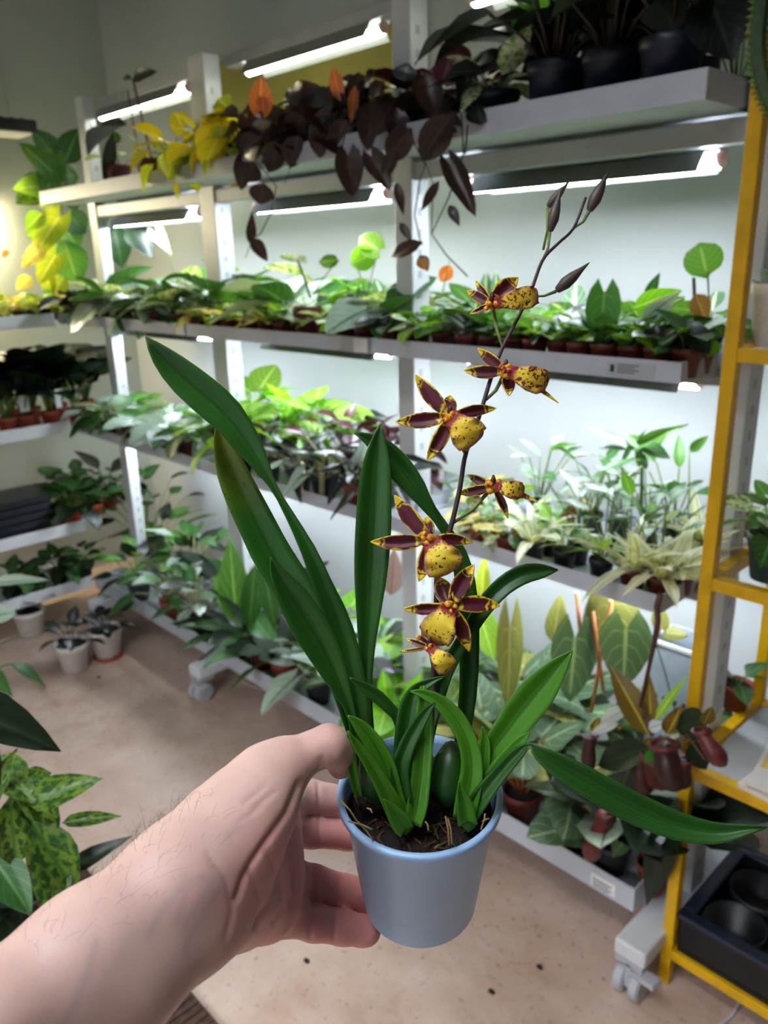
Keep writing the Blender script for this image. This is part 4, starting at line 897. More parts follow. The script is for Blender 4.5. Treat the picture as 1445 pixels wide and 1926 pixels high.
LEAVES = [   # (px, py, half width) tip first, depth at tip and at base, material, twist
    ([(274, 633, 1), (300, 665, 18), (340, 705, 30), (390, 748, 34), (430, 785, 32), (470, 840, 24), (500, 890, 12), (520, 925, 6), (550, 978, 9), (580, 1035, 14), (605, 1095, 18), (635, 1170, 24), (655, 1240, 24), (672, 1320, 22), (684, 1420, 18)], .40, .425, OL, 0),
    ([(408, 797, 2), (418, 830, 16), (434, 880, 27), (455, 930, 32), (480, 980, 34), (510, 1040, 36), (545, 1095, 36), (580, 1150, 34), (610, 1210, 28), (640, 1280, 22), (662, 1350, 18), (682, 1430, 14)], .425, .435, OT, 0),
    ([(509, 1049, 1), (522, 1078, 14), (548, 1120, 27), (575, 1165, 33), (602, 1210, 32), (625, 1255, 26), (645, 1300, 16), (660, 1340, 9), (672, 1395, 9), (684, 1450, 9)], .395, .418, OL, 0),
    ([(716, 798, 1), (712, 830, 14), (709, 870, 25), (705, 930, 31), (702, 1000, 33), (698, 1070, 31), (694, 1140, 24), (690, 1220, 15), (688, 1300, 12), (692, 1380, 12), (700, 1450, 12)], .435, .43, OL, 0),
    ([(667, 815, 1), (690, 824, 10), (720, 845, 20), (750, 878, 24), (780, 915, 20), (805, 952, 12), (830, 985, 9), (858, 1030, 14), (873, 1080, 18), (880, 1150, 20), (883, 1230, 18), (880, 1310, 16), (868, 1400, 13), (858, 1470, 12)], .44, .45, OL, 0),
    ([(1050, 1072, 1), (1020, 1074, 13), (985, 1080, 18), (950, 1100, 18), (920, 1130, 17), (893, 1170, 14), (865, 1215, 13), (840, 1260, 14), (822, 1310, 15), (806, 1370, 14), (796, 1440, 12), (790, 1500, 12)], .44, .425, OL, 0),
    ([(1077, 1224, 1), (1050, 1255, 18), (1018, 1295, 30), (985, 1335, 32), (955, 1375, 28), (925, 1415, 22), (900, 1455, 20), (882, 1500, 20), (878, 1535, 18)], .40, .408, OY, 0),
    ([(1443, 1556, 1), (1395, 1562, 11), (1345, 1567, 19), (1280, 1555, 25), (1215, 1530, 28), (1155, 1500, 28), (1095, 1465, 26), (1045, 1436, 21), (1012, 1414, 12), (997, 1402, 5), (975, 1416, 11), (940, 1455, 14), (908, 1495, 17), (880, 1535, 18)], .37, .398, OL, 0),
    ([(997, 1377, 1), (978, 1397, 11), (948, 1433, 15), (918, 1475, 17), (890, 1520, 18)], .398, .40, OY, .3),
    ([(908, 1366, 1), (912, 1395, 9), (908, 1430, 14), (897, 1475, 17), (884, 1525, 18)], .405, .402, OY, 0),
    ([(772, 1300, 1), (800, 1306, 9), (832, 1324, 14), (860, 1355, 17), (880, 1395, 18), (888, 1440, 20), (882, 1490, 22), (872, 1540, 20)], .40, .398, OY, 0),
    ([(819, 1321, 1), (802, 1340, 9), (782, 1372, 13), (764, 1408, 15), (752, 1450, 17), (756, 1510, 20)], .395, .398, OL, 0),
    ([(655, 1346, 1), (678, 1366, 12), (704, 1400, 17), (724, 1440, 19), (738, 1485, 18), (752, 1535, 18)], .39, .40, OY, 0),
    ([(654, 1376, 1), (672, 1402, 8), (695, 1435, 12), (718, 1475, 15), (738, 1515, 18), (752, 1548, 18)], .385, .397, OY, -.2),
    ([(837, 1272, 1), (810, 1283, 7), (785, 1300, 14), (772, 1332, 21), (765, 1385, 22), (760, 1440, 20), (762, 1510, 20)], .405, .405, OL, 0),
    ([(658, 1275, 1), (680, 1288, 8), (705, 1305, 12), (730, 1328, 11), (748, 1352, 9), (758, 1400, 9), (760, 1450, 9)], .40, .41, OL, .3),
    ([(795, 1290, 4), (798, 1330, 14), (797, 1390, 17), (793, 1450, 18), (786, 1510, 19), (776, 1550, 17)], .402, .397, OY, 0),
    ([(655, 1375, 2), (660, 1420, 7), (668, 1470, 9), (676, 1500, 6)], .395, .405, OY, 0),
    ([(722, 1503, 1), (736, 1520, 10), (752, 1545, 18), (764, 1562, 16)], .388, .394, OY, 0),
    ([(864, 1470, 1), (868, 1490, 9), (874, 1515, 16), (880, 1550, 18)], .39, .395, OY, 0),
]
for rows, d0, d1, mat, tw in LEAVES:
    ribbon('leaf', D(rows, d0, d1), mat, orchid, n=26, fold=.62, twist=tw)
# pot
m_potb = plain('pale_blue_plastic', '9fc3ea', .3, var=.02)
def axm(h=0): return Matrix.Translation(AX * h) @ Vector((0, 0, 1)).rotation_difference(AX).to_matrix().to_4x4()
mb = MB(); mb.lathe([(0, .001), (PRB - .003, 0), (PRB, .003), (PR - .0035, PH - .006), (PR - .002, PH - .005), (PR, PH - .004), (PR, PH - .0006), (PR - .001, PH), (PR - .003, PH), (PR - .0038, PH - .004), (PR - .006, PH - .02), (PR - .0065, PH - .03)], 56, axm())
mb.build('pot', m_potb, orchid, smooth=True)
# soil with bumps
rr = random.Random(3); mb = MB(); rings = 12; seg = 44; mb.v.append(tuple(axm(PH - .011) @ Vector((0, 0, .003))))
for i in range(1, rings + 1):
    r = (PR - .0055) * i / rings
    for k in range(seg):
        a = 2 * PI * k / seg; mb.v.append(tuple(axm(PH - .013) @ Vector((r * math.cos(a), r * math.sin(a), rr.uniform(-.0013, .0022) + .003 * (1 - i / rings)))))
for k in range(seg): mb.f.append((0, 1 + k, 1 + (k + 1) % seg))
for i in range(rings - 1):
    for k in range(seg): a = 1 + i * seg; mb.f.append((a + k, a + seg + k, a + seg + (k + 1) % seg, a + (k + 1) % seg))
soil = mb.build('soil', plain('bark_soil', '150e09', .9, var=.7, scale=260, bumpy=1), orchid, smooth=True)
mbf = MB()
for _ in range(230):
    a = rr.random() * 6.28; r = (PR - .008) * math.sqrt(rr.random()); b = rr.random() * 6.28; ln = rr.uniform(.003, .009)
    p = Vector((r * math.cos(a), r * math.sin(a), rr.uniform(.001, .004))); q = p + Vector((math.cos(b) * ln, math.sin(b) * ln, rr.uniform(-.001, .002)))
    if q.xy.length < PR - .006: mbf.tube([axm(PH - .013) @ p, axm(PH - .013) @ q], rr.uniform(.0002, .0007), 4)
fb = mbf.build('bark_fibres', plain('bark_fibre', '4a3018', .9, var=.7, scale=300), soil); fb['kind'] = 'stuff'
m_root = plain('dry_root', '8a744a', .8, var=.3)
for a, b in (((640, 1505), (672, 1545)), ((672, 1545), (703, 1583)), ((655, 1545), (700, 1560)), ((913, 1530), (905, 1560)), ((838, 1535), (845, 1590)), ((843, 1540), (850, 1585)), ((690, 1520), (700, 1528)), ((800, 1545), (806, 1562)), ((826, 1590), (818, 1595)), ((920, 1540), (908, 1545))):
    MB().tube([P(a[0], a[1], .385) - O_ORI, P((a[0] + b[0]) / 2 + 2, (a[1] + b[1]) / 2 - 2, .384) - O_ORI, P(b[0], b[1], .381) - O_ORI], .00045, 5).build('dry_root', m_root, soil, smooth=True)
# pseudobulbs
bulb_mat = plain('pseudobulb_green', '3c7a18', .4, var=.2, scale=60); bulb_dark = plain('pseudobulb_dark', '1d4412', .4, var=.2, scale=60)
def bulb(px, py, d, hw, top, mat, flat=.6):
    a = P(px, py, d) - O_ORI; s = d / F; b = P(top[0], top[1], d + .006) - O_ORI
    ax = (b - a); ln = ax.length; q = Vector((0, 0, 1)).rotation_difference(ax.normalized()).to_matrix().to_4x4()
    mb = MB(); mb.lathe([(0, 0), (hw * s * .55, .003), (hw * s * .9, ln * .25), (hw * s, ln * .45), (hw * s * .8, ln * .75), (hw * s * .35, ln * .96), (0, ln)], 20, Matrix.Translation(a) @ q)
    return mb.build('pseudobulb', mat, orchid, smooth=True)
bulb(764, 1572, .403, 24, (752, 1400), bulb_mat); bulb(880, 1566, .404, 24, (896, 1400), bulb_mat)
bulb(840, 1520, .412, 36, (850, 1392), bulb_dark); bulb(712, 1515, .41, 34, (700, 1395), bulb_dark)
bulb(782, 1555, .406, 16, (792, 1400), bulb_mat); bulb(808, 1500, .425, 26, (815, 1420), bulb_dark)
# flower spike
SP = [(806, 1440, .415), (815, 1290, .425), (821, 1135, .432), (824, 1070, .433), (846, 1000, .435), (865, 920, .438), (876, 854, .44), (903, 779, .442), (924, 710, .446), (945, 655, .45), (979, 589, .456), (1000, 545, .46), (1021, 489, .466), (1050, 458, .47), (1079, 429, .473), (1102, 372, .477)]
q = cr(SP, 60)
m_sp = plain('spike_dark', '3a2428', .5, var=.3, scale=60); m_ped = plain('pedicel', '6b7a3a', .5, var=.3, scale=80)
MB().tube([P(*p) - O_ORI for p in q], [(.0016 - .0008 * i / 59) for i in range(60)], 8).build('flower_spike', m_sp, orchid, smooth=True)
spike = orchid.children[-1]
def petal_mat():
    m, nt, b = newmat('petal'); uvn = coord(nt, 'UV')
    uv = nd(nt, 'ShaderNodeSeparateXYZ'); nt.links.new(uvn, uv.inputs[0])
    u = math_(nt, 'MULTIPLY', math_(nt, 'ABSOLUTE', math_(nt, 'SUBTRACT', uv.outputs[0], .5)), 2); v = uv.outputs[1]
    n1 = noise(nt, 160, 3)
    # v: 0 = tip, 1 = base
    f = math_(nt, 'ADD', v, math_(nt, 'MULTIPLY', math_(nt, 'SUBTRACT', n1, .5), .28))
    band = ramp(nt, f, [(0, (1, 1, 1, 1)), (.21, (1, 1, 1, 1)), (.24, (0, 0, 0, 1)), (.26, (0, 0, 0, 1)), (.28, (1, 1, 1, 1)), (.31, (0, 0, 0, 1)), (.72, (0, 0, 0, 1)), (.75, (1, 1, 1, 1)), (.80, (0, 0, 0, 1)), (.88, (1, 1, 1, 1))])
    band = math_(nt, 'MAXIMUM', band, ramp(nt, math_(nt, 'ADD', u, math_(nt, 'MULTIPLY', math_(nt, 'SUBTRACT', n1, .5), .8)), [(.86, (0, 0, 0, 1)), (.97, (1, 1, 1, 1))]))
    spots = ramp(nt, noise(nt, 420, 2), [(.36, (1, 1, 1, 1)), (.42, (0, 0, 0, 1))])
    yel = mixc(nt, math_(nt, 'MULTIPLY', spots, .8), 'e0c01c', '5a1420')
    col = mixc(nt, band, ramp(nt, n1, [(.3, '47101c'), (.7, '641a28')]), yel)
    nt.links.new(col, b.inputs['Base Color']); b.inputs['Roughness'].default_value = .42
    return m
def lip_mat(name='lip', heavy=False):
    m, nt, b = newmat(name); uv = nd(nt, 'ShaderNodeSeparateXYZ'); nt.links.new(coord(nt, 'UV'), uv.inputs[0])
    u = math_(nt, 'MULTIPLY', math_(nt, 'ABSOLUTE', math_(nt, 'SUBTRACT', uv.outputs[0], .5)), 2); v = uv.outputs[1]
    n1 = noise(nt, 520, 2)
    col = ramp(nt, noise(nt, 90, 2), [(.3, 'e2b81a'), (.7, 'f2d840')])
    rim = ramp(nt, math_(nt, 'ADD', math_(nt, 'MAXIMUM', u, math_(nt, 'SUBTRACT', 1.0, math_(nt, 'MULTIPLY', v, 1.3))), math_(nt, 'MULTIPLY', math_(nt, 'SUBTRACT', n1, .5), .35)), [(.72, (0, 0, 0, 1)), (.95, (1, 1, 1, 1))])
    col = mixc(nt, rim, col, 'b9805a')
    spots = ramp(nt, n1, [(.35 if not heavy else .42, (1, 1, 1, 1)), (.39 if not heavy else .47, (0, 0, 0, 1))])
    col = mixc(nt, spots, col, '7a2420')
    base = ramp(nt, math_(nt, 'ADD', v, math_(nt, 'MULTIPLY', math_(nt, 'SUBTRACT', n1, .5), .3)), [(.68, (0, 0, 0, 1)), (.76, (1, 1, 1, 1))])
    col = mixc(nt, base, col, '8a1420')
    nt.links.new(col, b.inputs['Base Color']); b.inputs['Roughness'].default_value = .6
    return m
def callus_mat():
    m, nt, b = newmat('callus'); n1 = noise(nt, 260, 3)
    nt.links.new(ramp(nt, n1, [(.38, '7c1018'), (.44, 'd98a10'), (.7, 'f0b820')]), b.inputs['Base Color']); b.inputs['Roughness'].default_value = .5
    return m
PM, LM, LMH = petal_mat(), lip_mat(), lip_mat('lip_spotted', True)
CM = callus_mat(); CD = plain('column_maroon', '3d0c14', .45, var=.3, scale=120)
def flower(c, d, petals, lip, lipw, ped, label=None, small=False, lm=None):
    """c: centre pixel; petals: (tip x, tip y, half width px, tip depth offset); lip: pixel of the lip's end"""
    cc = P(c[0], c[1], d - .004) - O_ORI; s = d / F; rr = random.Random(int(c[0] * 7 + c[1]))
    mb = MB()
    for k in range(11):
        o = Vector((rr.uniform(-1, 1), rr.uniform(-1, 1), rr.uniform(-1, 1))) * 9 * s * (.6 if small else 1)
        rad = rr.uniform(5, 8.5) * s * (.7 if small else 1)
        mb.lathe([(0, -rad), (rad * .8, -rad * .5), (rad, 0), (rad * .7, rad * .6), (0, rad)], 8, Matrix.Translation(cc + o))
    fl = mb.build('flower', CM, orchid, smooth=True)
    if label: fl['label'] = label
    for (tx, ty, w, dd) in petals:
        rows = []
        for t in (0, .12, .3, .5, .7, .88, 1):
            x = tx + (c[0] - tx) * t; y = ty + (c[1] - ty) * t
            nx, ny = -(c[1] - ty), (c[0] - tx); ln = math.hypot(nx, ny) + 1e-6; bow = math.sin(PI * t) * ln * .03
            ww = 1.25 * w * (math.sin(PI * min(1, (t * .86 + .01)) ** .85) ** 1.15)
            rows.append((x + nx / ln * bow, y + ny / ln * bow, d + dd * (1 - t) ** 1.6, max(.5, ww)))
        ribbon('petal', rows, PM, fl, n=16, fold=.5, twist=.25 * rr.uniform(-1, 1), thick=.0006, across=7)
    rows = []
    for t in (0, .15, .4, .65, .85, 1):
        x = lip[0] + (c[0] - lip[0]) * t; y = lip[1] + (c[1] - lip[1]) * t
        ww = lipw * (.70, 1.0, 1.0, .74, .52, .5)[(0, .15, .4, .65, .85, 1).index(t)]
        rows.append((x, y, d - .005 - .006 * math.sin(PI * (1 - t) * .75) + .004 * (1 - t) ** 3, ww))
    ribbon('lip', rows, lm or LM, fl, n=18, fold=-.06, thick=.0006, ruffle=.22, across=13, curl=-.04)
    # dark column hood
    a = cc + Vector((0, 0, 7 * s)); mb = MB().tube([a - Vector((0, 0, 5 * s)), a + Vector((0, 0, 4 * s)), a + Vector((0, 0, 14 * s))], [6 * s, 5.5 * s, 2 * s], 8)
    mb.build('column', CD, fl, smooth=True)
    if ped:
        a = P(*ped) - O_ORI; b = P(c[0], c[1], d + .004) - O_ORI
        MB().tube([a, a.lerp(b, .5) - Vector((0, 0, .003)), b], [.0009, .001, .0012], 6).build('pedicel', m_ped, fl, smooth=True)
    return fl
flower((809, 1014), .425, [(742, 931, 13, .004), (697, 1019, 12, .002), (788, 1094, 12, 0), (890, 1020, 9, .006), (803, 972, 10, .012)], (845, 1078), 36, (846, 1000, .435))
flower((848, 1140), .422, [(759, 1145, 9, 0), (941, 1139, 13, .004), (892, 1062, 14, .003), (826, 1085, 14, .010), (883, 1226, 12, 0)], (813, 1206), 33, (822, 1120, .432))
flower((809, 1217), .418, [(764, 1201, 5, .004), (751, 1225, 3, .005), (783, 1194, 7, .008)], (848, 1262), 20, (818, 1262, .427), small=True)
flower((847, 783), .434, [(781, 704, 12, .003), (744, 793, 12, 0), (803, 866, 12, 0), (934, 768, 9, .006), (847, 744, 11, .012)], (896, 832), 33, (876, 854, .44))
flower((952, 697), .44, [(899, 655, 9, .003), (873, 697, 10, .006), (958, 744, 10, -.002), (1051, 758, 4, -.004)], (1030, 722), 24, (914, 752, .444), lm=LMH)
flower((928, 914), .436, [(862, 928, 8, .006), (1012, 944, 5, -.003), (956, 975, 6, 0), (880, 893, 7, .010)], (985, 925), 17, (850, 985, .436), lm=LMH)
flower((926, 571), .455, [(878, 546, 8, .004), (884, 590, 5, .003), (895, 528, 6, .012), (975, 522, 15, -.004)], (1012, 556), 20, (945, 652, .45), lm=LMH)
bud_mat = plain('bud_skin', '4a4038', .5, var=.4, scale=60)
for base, tip, w, st, d in (((1034, 437), (1056, 352), 11, (1021, 489), .468), ((1108, 398), (1146, 320), 12, (1079, 429), .474), ((1046, 548), (1110, 493), 12, (995, 558), .462), ((1030, 390), (1072, 340), 9, (1022, 470), .52)):
    a = P(base[0], base[1], d) - O_ORI; b = P(tip[0], tip[1], d) - O_ORI; ax = b - a; ln = ax.length; s = d / F
    qq = Matrix.Translation(a) @ Vector((0, 0, 1)).rotation_difference(ax.normalized()).to_matrix().to_4x4()
    mb = MB().lathe([(0, 0), (w * s * .55, ln * .04), (w * s, ln * .28), (w * s * .85, ln * .5), (w * s * .4, ln * .75), (w * s * .12, ln * .95), (0, ln)], 12, qq)
    bd = mb.build('flower_bud', bud_mat, orchid, smooth=True)
    c0 = P(st[0], st[1], d) - O_ORI; mid = c0.lerp(a, .5) + (P(st[0] + 6, st[1] - 2, d) - P(st[0], st[1] - 8, d)) * .6
    MB().tube([c0, mid, a], [.0008, .0008, .0011], 6).build('pedicel', m_ped, bd, smooth=True)

# ------------------------------------------------------------------ the hand and forearm (one continuous surface)
def hpt(t): return np.array(P(t[0], t[1], t[2])), t[3] * t[2] / F
def sd_cone(G, a, ra, b, rb):
    ab = b - a; l2 = float(ab @ ab) + 1e-12
    t = np.clip(((G[0] - a[0]) * ab[0] + (G[1] - a[1]) * ab[1] + (G[2] - a[2]) * ab[2]) / l2, 0, 1)
    dx = G[0] - a[0] - t * ab[0]; dy = G[1] - a[1] - t * ab[1]; dz = G[2] - a[2] - t * ab[2]
    return np.sqrt(dx * dx + dy * dy + dz * dz) - (ra + (rb - ra) * t)
def smin(a, b, k):
    h = np.clip(.5 + .5 * (b - a) / k, 0, 1); return b + (a - b) * h - k * h * (1 - h)
# chains of (px, py, depth, radius px)
PALM = [
    ([(-330, 2180, .235, 150), (-60, 1960, .27, 118), (160, 1795, .305, 106), (330, 1665, .335, 100), (400, 1625, .352, 96)], .012),     # forearm, thumb side
    ([(-290, 2240, .245, 150), (0, 2005, .28, 112), (230, 1845, .312, 96), (370, 1730, .34, 82), (420, 1690, .357, 80)], .012),          # forearm, little-finger side
    ([(380, 1620, .350, 96), (440, 1560, .365, 92), (485, 1500, .378, 70), (512, 1455, .386, 52)], .012),                                 # ball of the thumb
    ([(400, 1690, .357, 80), (440, 1690, .378, 82), (495, 1700, .408, 60), (525, 1716, .428, 40)], .012),                                # heel of the hand
    ([(420, 1640, .386, 64), (500, 1530, .425, 46), (530, 1503, .452, 36)], .014),                                                       # metacarpals
    ([(420, 1650, .386, 64), (500, 1585, .425, 50), (528, 1565, .450, 38)], .014),
    ([(420, 1660, .386, 64), (500, 1640, .420, 50), (530, 1648, .440, 38)], .014),
]
FING = [
    [(505, 1462, .384, 54), (545, 1432, .389, 42), (585, 1414, .393, 36), (618, 1402, .397, 38), (634, 1412, .402, 34), (640, 1436, .408, 24), (641, 1444, .410, 20)],   # thumb
    [(520, 1500, .452, 34), (580, 1498, .470, 31), (650, 1510, .482, 30), (715, 1512, .482, 29), (770, 1500, .474, 26)],
    [(520, 1564, .450, 34), (585, 1562, .470, 31), (655, 1566, .480, 31), (720, 1566, .482, 29), (775, 1556, .478, 26)],
    [(522, 1648, .438, 38), (590, 1664, .456, 35), (650, 1679, .466, 32), (705, 1690, .471, 30), (760, 1690, .470, 26)],
    [(520, 1716, .426, 38), (590, 1735, .440, 33), (645, 1744, .449, 31), (684, 1751, .453, 27), (692, 1752, .453, 24)],
]
CREASE = [  # skin folds: polyline in the picture plane of the palm, depth m, half width px
    ([(562, 1474), (540, 1528), (508, 1572), (480, 1612), (458, 1650), (445, 1690)], .0022, 6), ([(545, 1612), (522, 1650), (505, 1700), (480, 1745)], .0016, 5),
    ([(540, 1690), (515, 1735)], .0012, 4), ([(500, 1600), (520, 1640), (527, 1690)], .0010, 4), ([(470, 1640), (492, 1690), (488, 1750)], .0010, 5),
    ([(392, 1605), (425, 1650), (438, 1710), (425, 1765)], .0008, 5), ([(478, 1520), (518, 1490)], .0005, 4), ([(462, 1508), (500, 1478)], .0005, 4), ([(450, 1545), (490, 1520)], .0005, 4),
    ([(599, 1470), (602, 1530)], .0009, 4), ([(601, 1536), (603, 1592)], .0009, 4), ([(590, 1632), (586, 1698)], .0010, 4), ([(594, 1634), (591, 1698)], .0006, 3), ([(640, 1650), (638, 1705)], .0009, 4),
    ([(588, 1702), (584, 1766)], .0010, 4), ([(632, 1714), (628, 1772)], .0008, 4), ([(548, 1640), (552, 1690)], .0009, 5), ([(545, 1695), (540, 1750)], .0009, 5), ([(612, 1450), (606, 1425)], .0009, 4), ([(602, 1452), (598, 1430)], .0006, 4)]
VEINS = [[(425, 1655), (395, 1700), (370, 1740), (345, 1790)], [(380, 1650), (350, 1660), (300, 1720), (280, 1760)], [(350, 1650), (345, 1690), (335, 1730)], [(180, 1770), (165, 1830), (140, 1890), (120, 1926)], [(425, 1650), (400, 1660), (380, 1690), (350, 1740)], [(470, 1540), (430, 1570)]]
def build_hand():
    allp = [hpt(t) for ch, k in PALM for t in ch[1:]] + [hpt(t) for ch in FING for t in ch] + [hpt(PALM[0][0][0]), hpt(PALM[1][0][0])]
    lo = np.min([p - r for p, r in allp], 0) - .008; hi = np.max([p + r for p, r in allp], 0) + .008
    h = .0012
    n = np.ceil((hi - lo) / h).astype(int) + 1
    axs = [lo[i] + h * np.arange(n[i], dtype=np.float32) for i in range(3)]
    def evalc(a, ra, b, rb, out, k):
        m = k + .012
        l = np.minimum(a - ra, b - rb) - m; u = np.maximum(a + ra, b + rb) + m
        i0 = np.clip(((l - lo) / h).astype(int), 0, n); i1 = np.clip(((u - lo) / h).astype(int) + 2, 0, n)
        sl = tuple(slice(i0[j], i1[j]) for j in range(3))
        G = np.meshgrid(*[axs[j][sl[j]] for j in range(3)], indexing='ij', sparse=True)
        out[sl] = smin(out[sl], sd_cone(G, a, ra, b, rb).astype(np.float32), k)
    V = np.full(n, .05, np.float32)
    for ch, k in PALM:
        q = [hpt(t) for t in ch]
        for (a, ra), (b, rb) in zip(q[:-1], q[1:]): evalc(a, ra, b, rb, V, k)
    base = V.copy()
    for fi, ch in enumerate(FING):
        W = np.full(n, .05, np.float32); q = [hpt(t) for t in ch]
        for (a, ra), (b, rb) in zip(q[:-1], q[1:]): evalc(a, ra, b, rb, W, .003)
        V = np.minimum(V, smin(base, W, .010 if fi == 0 else .007))
    # surface nets
    S = V < 0
    idx = np.full(tuple(n - 1), -1, np.int64)
    cnt = np.zeros(tuple(n - 1), np.int8); 
    for a in (0, 1):
        for b in (0, 1):
            for c in (0, 1): cnt += S[a:n[0] - 1 + a, b:n[1] - 1 + b, c:n[2] - 1 + c]
    act = np.argwhere((cnt > 0) & (cnt < 8)); idx[tuple(act.T)] = np.arange(len(act))
    acc = np.zeros((len(act), 3)); num = np.zeros(len(act))
    corners = [(a, b, c) for a in (0, 1) for b in (0, 1) for c in (0, 1)]
    for c0 in corners:
        for ax in range(3):
            if c0[ax]: continue
            c1 = list(c0); c1[ax] = 1
            v0 = V[tuple((act + c0).T)]; v1 = V[tuple((act + c1).T)]; m = (v0 < 0) != (v1 < 0)
            t = np.where(m, v0 / np.where(v0 - v1 == 0, 1, v0 - v1), 0)
            p = np.array(c0)[None] + np.array([1 if j == ax else 0 for j in range(3)])[None] * t[:, None]
            acc[m] += p[m]; num[m] += 1
    verts = lo + h * (act + acc / num[:, None])
    faces = []
    for ax in range(3):
        o1, o2 = [j for j in range(3) if j != ax]
        sl0 = [slice(1, n[j] - 1) for j in range(3)]; sl0[ax] = slice(0, n[ax] - 1); sl1 = list(sl0); sl1[ax] = slice(1, n[ax])
        A = S[tuple(sl0)]; B = S[tuple(sl1)]
        e = np.argwhere(A != B); fl = A[tuple(e.T)]
        e = e + np.array([0 if j == ax else 1 for j in range(3)])
        def cell(d1, d2):
            q = e.copy(); q[:, o1] -= d1; q[:, o2] -= d2; return idx[tuple(q.T)]
        qd = np.stack([cell(1, 1), cell(0, 1), cell(0, 0), cell(1, 0)], 1)
        if ax == 1: fl = ~fl
        qd[~fl] = qd[~fl][:, ::-1]; faces.append(qd)
    faces = np.concatenate(faces)
    return verts, faces
hv, hf = build_hand()
# skin colour map: redder palm and finger pads, bluish veins (the skin's own colour)
camc = (hv - CAM) @ MW; hpx = CX + F * camc[:, 0] / camc[:, 2]; hpy = CY + F * camc[:, 1] / camc[:, 2]
pink = np.clip((hpx - 400) / 160, 0, 1) * np.clip((hpy - 1470) / 120, .15, 1)
for (x, y, r, a) in ((690, 1745, 40, .5), (650, 1680, 45, .35), (640, 1515, 40, .2), (500, 1700, 70, .1), (430, 1690, 55, .25), (600, 1735, 40, .2), (590, 1665, 30, .25), (640, 1420, 25, .15)):
    pink += a * np.exp(-((hpx - x) ** 2 + (hpy - y) ** 2) / r ** 2)
vein = np.zeros(len(hv))
for pl in VEINS:
    for a, b in zip(pl[:-1], pl[1:]):
        a_, b_2 = np.array(a, float), np.array(b, float); ab = b_2 - a_; t = np.clip(((hpx - a_[0]) * ab[0] + (hpy - a_[1]) * ab[1]) / (ab @ ab), 0, 1)
        dd = np.hypot(hpx - a_[0] - t * ab[0], hpy - a_[1] - t * ab[1]); vein = np.maximum(vein, np.exp(-(dd / 9) ** 2))
nrm = np.zeros((len(hv), 3)); 
fa, fb_, fc = hv[hf[:, 0]], hv[hf[:, 1]], hv[hf[:, 2]]; fn = np.cross(fb_ - fa, fc - fa)
for k in range(4): np.add.at(nrm, hf[:, k], fn)
nrm /= np.linalg.norm(nrm, axis=1)[:, None] + 1e-12
facing = ((CAM - hv) * nrm).sum(1) / np.linalg.norm(CAM - hv, axis=1)
ctr = hv.mean(0); near_ = np.argmin(np.linalg.norm(hv - CAM, axis=1))
if facing[near_] < 0: nrm = -nrm; facing = -facing
facing = np.clip(facing * 3, 0, 1); disp = np.zeros(len(hv))
for pl, amp, sg in CREASE:
    best = np.full(len(hv), 1e9)
    for a, b in zip(pl[:-1], pl[1:]):
        a_, b_2 = np.array(a, float), np.array(b, float); ab = b_2 - a_; t = np.clip(((hpx - a_[0]) * ab[0] + (hpy - a_[1]) * ab[1]) / (ab @ ab), 0, 1)
        best = np.minimum(best, np.hypot(hpx - a_[0] - t * ab[0], hpy - a_[1] - t * ab[1]))
    disp += amp * np.exp(-(best / sg) ** 2)
hv = hv - nrm * (disp * facing)[:, None]
H0 = np.array(P(300, 1700, .33))
me = bpy.data.meshes.new('person'); me.from_pydata((hv - H0).tolist(), [], hf.tolist())
ca = me.color_attributes.new('skin', 'FLOAT_COLOR', 'POINT')
ca.data.foreach_set('color', np.stack([np.clip(pink, 0, 1), vein, np.zeros(len(hv)), np.ones(len(hv))], 1).ravel().astype(np.float32))
me.polygons.foreach_set('use_smooth', [True] * len(me.polygons)); me.update()
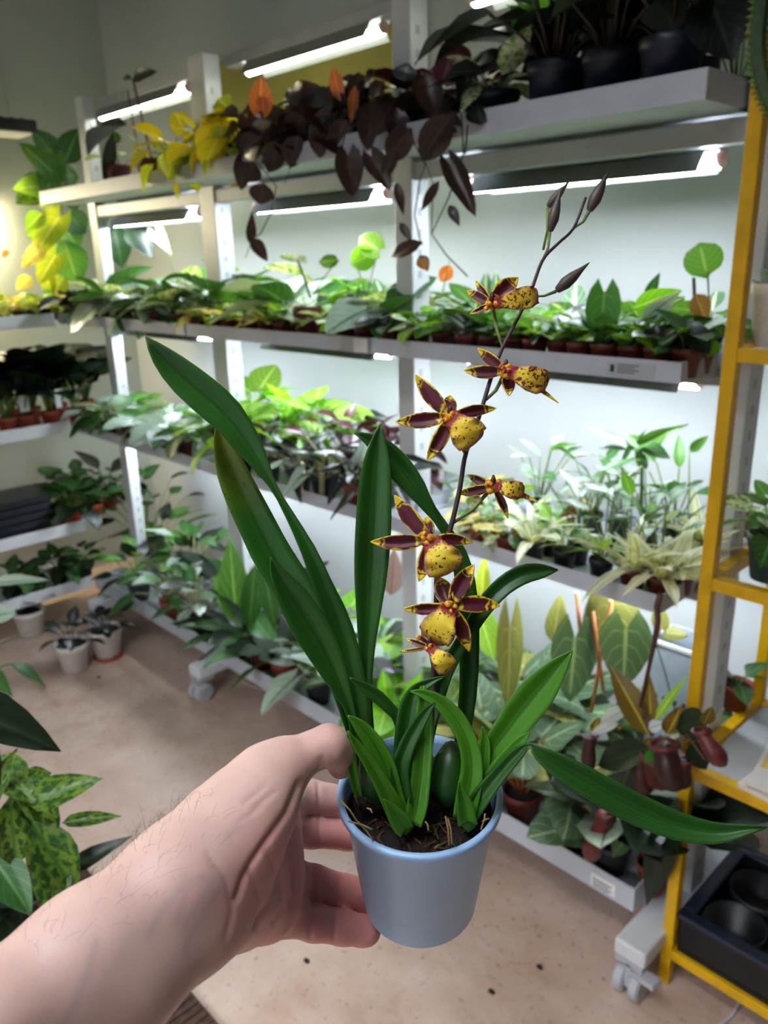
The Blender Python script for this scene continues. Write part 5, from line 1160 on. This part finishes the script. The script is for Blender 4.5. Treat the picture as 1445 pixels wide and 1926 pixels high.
def skin_mat():
    m, nt, b = newmat('skin'); at = nd(nt, 'ShaderNodeAttribute', attribute_name='skin')
    sp = nd(nt, 'ShaderNodeSeparateColor'); nt.links.new(at.outputs['Color'], sp.inputs[0])
    n1 = noise(nt, 26, 4); n2 = noise(nt, 420, 4, rough=.6)
    col = ramp(nt, n1, [(.3, 'd6aea2'), (.7, 'e2c0b3')])
    pk = math_(nt, 'MULTIPLY', sp.outputs[0], math_(nt, 'ADD', .55, math_(nt, 'MULTIPLY', n1, .6)))
    col = mixc(nt, pk, col, 'dc8e88')
    col = mixc(nt, math_(nt, 'MULTIPLY', sp.outputs[1], .3), col, 'a09296')
    nt.links.new(col, b.inputs['Base Color']); b.inputs['Roughness'].default_value = .48
    b.inputs['Subsurface Weight'].default_value = .25; b.inputs['Subsurface Radius'].default_value = (.006, .0022, .0012); b.inputs['Subsurface Scale'].default_value = .6
    # fine skin lines
    w = nd(nt, 'ShaderNodeTexVoronoi'); w.inputs['Scale'].default_value = 900; nt.links.new(coord(nt, 'Object'), w.inputs['Vector'])
    bump(nt, b, math_(nt, 'ADD', math_(nt, 'MULTIPLY', w.outputs[0], .5), n2), .18, .0006)
    return m
me.materials.append(skin_mat())
person = link('person', me, None, H0)
sm = person.modifiers.new('smooth', 'SMOOTH'); sm.factor = .4; sm.iterations = 2
tag(person, 'bare left forearm and hand of a person holding the pale blue orchid pot', 'person')
# arm hair along the upper edge of the forearm
mb = MB(); rr = random.Random(5); vm = bpy.data.objects
cand = np.where((hpx > 20) & (hpx < 420) & (hpy > 1490) & (hpy < 1790) & (hpy < 1860 - hpx * .62 + 25))[0]
for i in rr.sample(list(cand), min(300, len(cand))):
    p = Vector(hv[i] - H0); nn = Vector(nrm[i]); a = Vector((rr.uniform(-1, 1), rr.uniform(-1, 1), rr.uniform(-1, 1)))
    t = (P(300, 1560, .33) - P(200, 1640, .32)).normalized() * .7 + a * .45
    ln = rr.uniform(.003, .008); q1 = p + nn * ln * .35 + t * ln * .3; q2 = p + nn * ln * .5 + t * ln * .8 + a * ln * .15; q3 = p + nn * ln * .45 + t * ln * 1.2 + a * ln * .4
    mb.tube([p - nn * .0006, q1, q2, q3], [.00005, .00005, .00004, .00002], 3)
hr = mb.build('arm_hair', plain('hair', '3a2a22', .5, var=.2), person); hr['kind'] = 'stuff'
